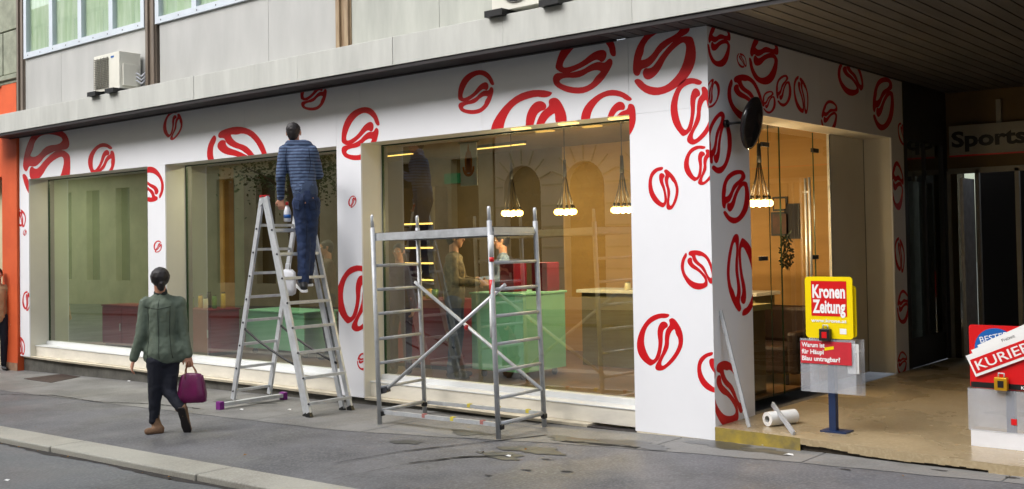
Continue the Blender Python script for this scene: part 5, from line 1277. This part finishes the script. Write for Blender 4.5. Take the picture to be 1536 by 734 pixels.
m.poly([(x0+W1*.72, ky-.0015, z0+.04), (x0+W1*.86, ky-.0015, z0+.04), (x0+W1*.86, ky-.0015, z0+.085), (x0+W1*.72, ky-.0015, z0+.085)], 2)
m.build('headboard', [M['yellow'], M['kred'], M['inkwhite']], KS)
padlock(KS, x0+W1*.44, ky, z0+.035, M['black'], M['kred'])
# pouch with headline sheet and stacked papers
c0 = oY(1201, 507, ky); c1 = oY(1291, 597, ky)
m = MB(); m.box(c0.x, c1.x-.03, ky-.012, ky-.009, c1.z+.02, c0.z); m.box(c0.x+.03, c1.x, ky+.1, ky+.103, c1.z, c0.z); m.box(c1.x-.031, c1.x-.028, ky-.009, ky+.1, c1.z+.02, c0.z-.1); m.build('pouch', M['pouch'], KS)
m = MB(); m.box(x1-.06, x1+.035, ky+.01, ky+.014, c0.z-.27, c0.z-.03); m.build('newspapers', M['paper'], KS)
hz1 = c0.z-.018; hz0 = hz1-.185; hx0 = c0.x+.004; hx1 = x1-.012
m = MB(); m.box(hx0, hx1, ky-.018, ky-.0165, hz0, hz1)
for i, tx in enumerate(('Warum ist', 'für Häupl', 'Blau untragbar?')):
    text_mb(m, tx, (hx0+.012, ky-.018, hz1-.05-i*.056), (1, 0, 0), (0, 0, 1), .036, 1, width=(.20, .19, .33)[i], bold=.03, lift=.002)
m.poly([(hx0+.21, ky-.0195, hz1-.075), (hx0+.29, ky-.0195, hz1-.06), (hx0+.29, ky-.0195, hz1-.035), (hx0+.21, ky-.0195, hz1-.05)], 2)
m.build('headline_sheet', [mat('headline_red', (196, 40, 52), .5), M['inkwhite'], M['yellow']], KS)

# red stand at the right edge
qy = .40; a = oY(1453, 487, qy); b = oY(1536, 588, qy); x0 = a.x; x1 = x0+.52; z1 = a.z; z0 = oY(1455, 581, qy).z
pole = Vector((x0+.27, qy+.06, FZ))
KU = thing('newspaper_stand', 'red newspaper stand with tilted folded papers and grey pouch at the right edge', 'newspaper stand', (pole.x, pole.y, FZ), 'newspaper stands in the passage entrance')
m = MB(); m.box(pole.x-.03, pole.x+.03, qy+.04, qy+.10, FZ, FZ+.9); m.build('post', M['posblue'], KU, bevel=.004)
m = MB(); m.box(x0+.0, x1, qy-.02, qy+.2, FZ+.0005, FZ+.03); m.build('base', M['plasticwhite'], KU)
m = MB(); m.prism(rounded(x0, x1, z0, z1, .02, qy), (0, .012, 0), 0); m.poly([(x0+.005, qy-.001, z0+.003), (x1-.005, qy-.001, z0+.003), (x1-.005, qy-.001, z0+.045), (x0+.005, qy-.001, z0+.045)], 1)
dc = Vector((x0+.19, qy-.0015, z1-.17)); dr = .15
m.add([(dc.x+dr*math.cos(2*math.pi*i/40), qy-.002, min(z1-.008, dc.z+dr*math.sin(2*math.pi*i/40))) for i in range(40)], [list(range(40))], 2)
rt_ = Vector((math.cos(R(14)), 0, math.sin(R(14)))); up_ = Vector((-math.sin(R(14)), 0, math.cos(R(14))))
text_mb(m, 'BESTER', dc+Vector((-.105, 0, .035)), rt_, up_, .045, 3, width=.21, bold=.0, lift=.002)
text_mb(m, 'SPORT', dc+Vector((-.085, 0, -.04)), rt_, up_, .055, 3, width=.22, bold=.035, lift=.002)
text_mb(m, 'KURIER', (x0+.36, qy-.001, z0+.012), (1, 0, 0), (0, 0, 1), .022, 3, width=.12, bold=.03, lift=.002)
m.build('headboard', [M['kred'], M['inkblack'], M['blue'], M['inkwhite']], KU)
# folded papers sticking out, tilted
def tilted(mb, cx_, cz_, w, h, ang, y, mi, th=.004):
    r_ = Vector((math.cos(R(ang)), 0, math.sin(R(ang)))); u_ = Vector((-r_.z, 0, r_.x)); c = Vector((cx_, y, cz_))
    mb.prism([c-r_*w/2-u_*h/2, c+r_*w/2-u_*h/2, c+r_*w/2+u_*h/2, c-r_*w/2+u_*h/2], (0, -th, 0), mi); return c, r_, u_
m = MB()
pc = oY(1502, 521, qy-.02); pc.x += .005; pc.z -= .045
tilted(m, pc.x+.03, pc.z+.10, .42, .10, 27, qy-.004, 0); tilted(m, pc.x+.01, pc.z+.05, .46, .12, 24, qy-.010, 0)
c, r_, u_ = tilted(m, pc.x, pc.z-.01, .50, .17, 24, qy-.016, 0)
q = c+Vector((0, -.0055, 0)); w2, h2 = .235, .055
m.poly([q-r_*w2-u_*h2-u_*.01, q+r_*w2-u_*h2-u_*.01, q+r_*w2+u_*h2-u_*.01, q-r_*w2+u_*h2-u_*.01], 1)
text_mb(m, 'KURIER', q-r_*.21-u_*.045, r_, u_, .07, 0, width=.42, bold=.01, lift=.002)
text_mb(m, 'Freizeit', c+r_*.04+u_*.085+Vector((0, -.0, 0)), r_, u_, .022, 3, width=.1, lift=.0)
m.build('newspapers', [M['paper'], M['kred'], M['gold'], M['inkblack']], KU)
padlock(KU, x0+.235, qy-.02, z0+.05, M['gold'], M['black'])
m = MB(); zb_ = FZ+.12; m.box(x0-.015, x1+.05, qy-.024, qy-.020, zb_, z0-.005); m.box(x0-.015, x0-.011, qy-.02, qy+.16, zb_, z0); m.box(x0-.015, x1, qy+.16, qy+.164, zb_, z0); m.build('pouch', M['pouch'], KU)
m = MB(); m.box(x0+.0, x1+.04, qy-.019, qy-.01, FZ+.03, FZ+.125); m.build('lower_panel', M['plasticwhite'], KU)
m = MB(); p = oY(1521, 634, qy-.026); m.box(p.x-.02, p.x+.02, qy-.0265, qy-.0245, p.z-.02, p.z+.025); m.build('pouch_sticker', M['kred'], KU)
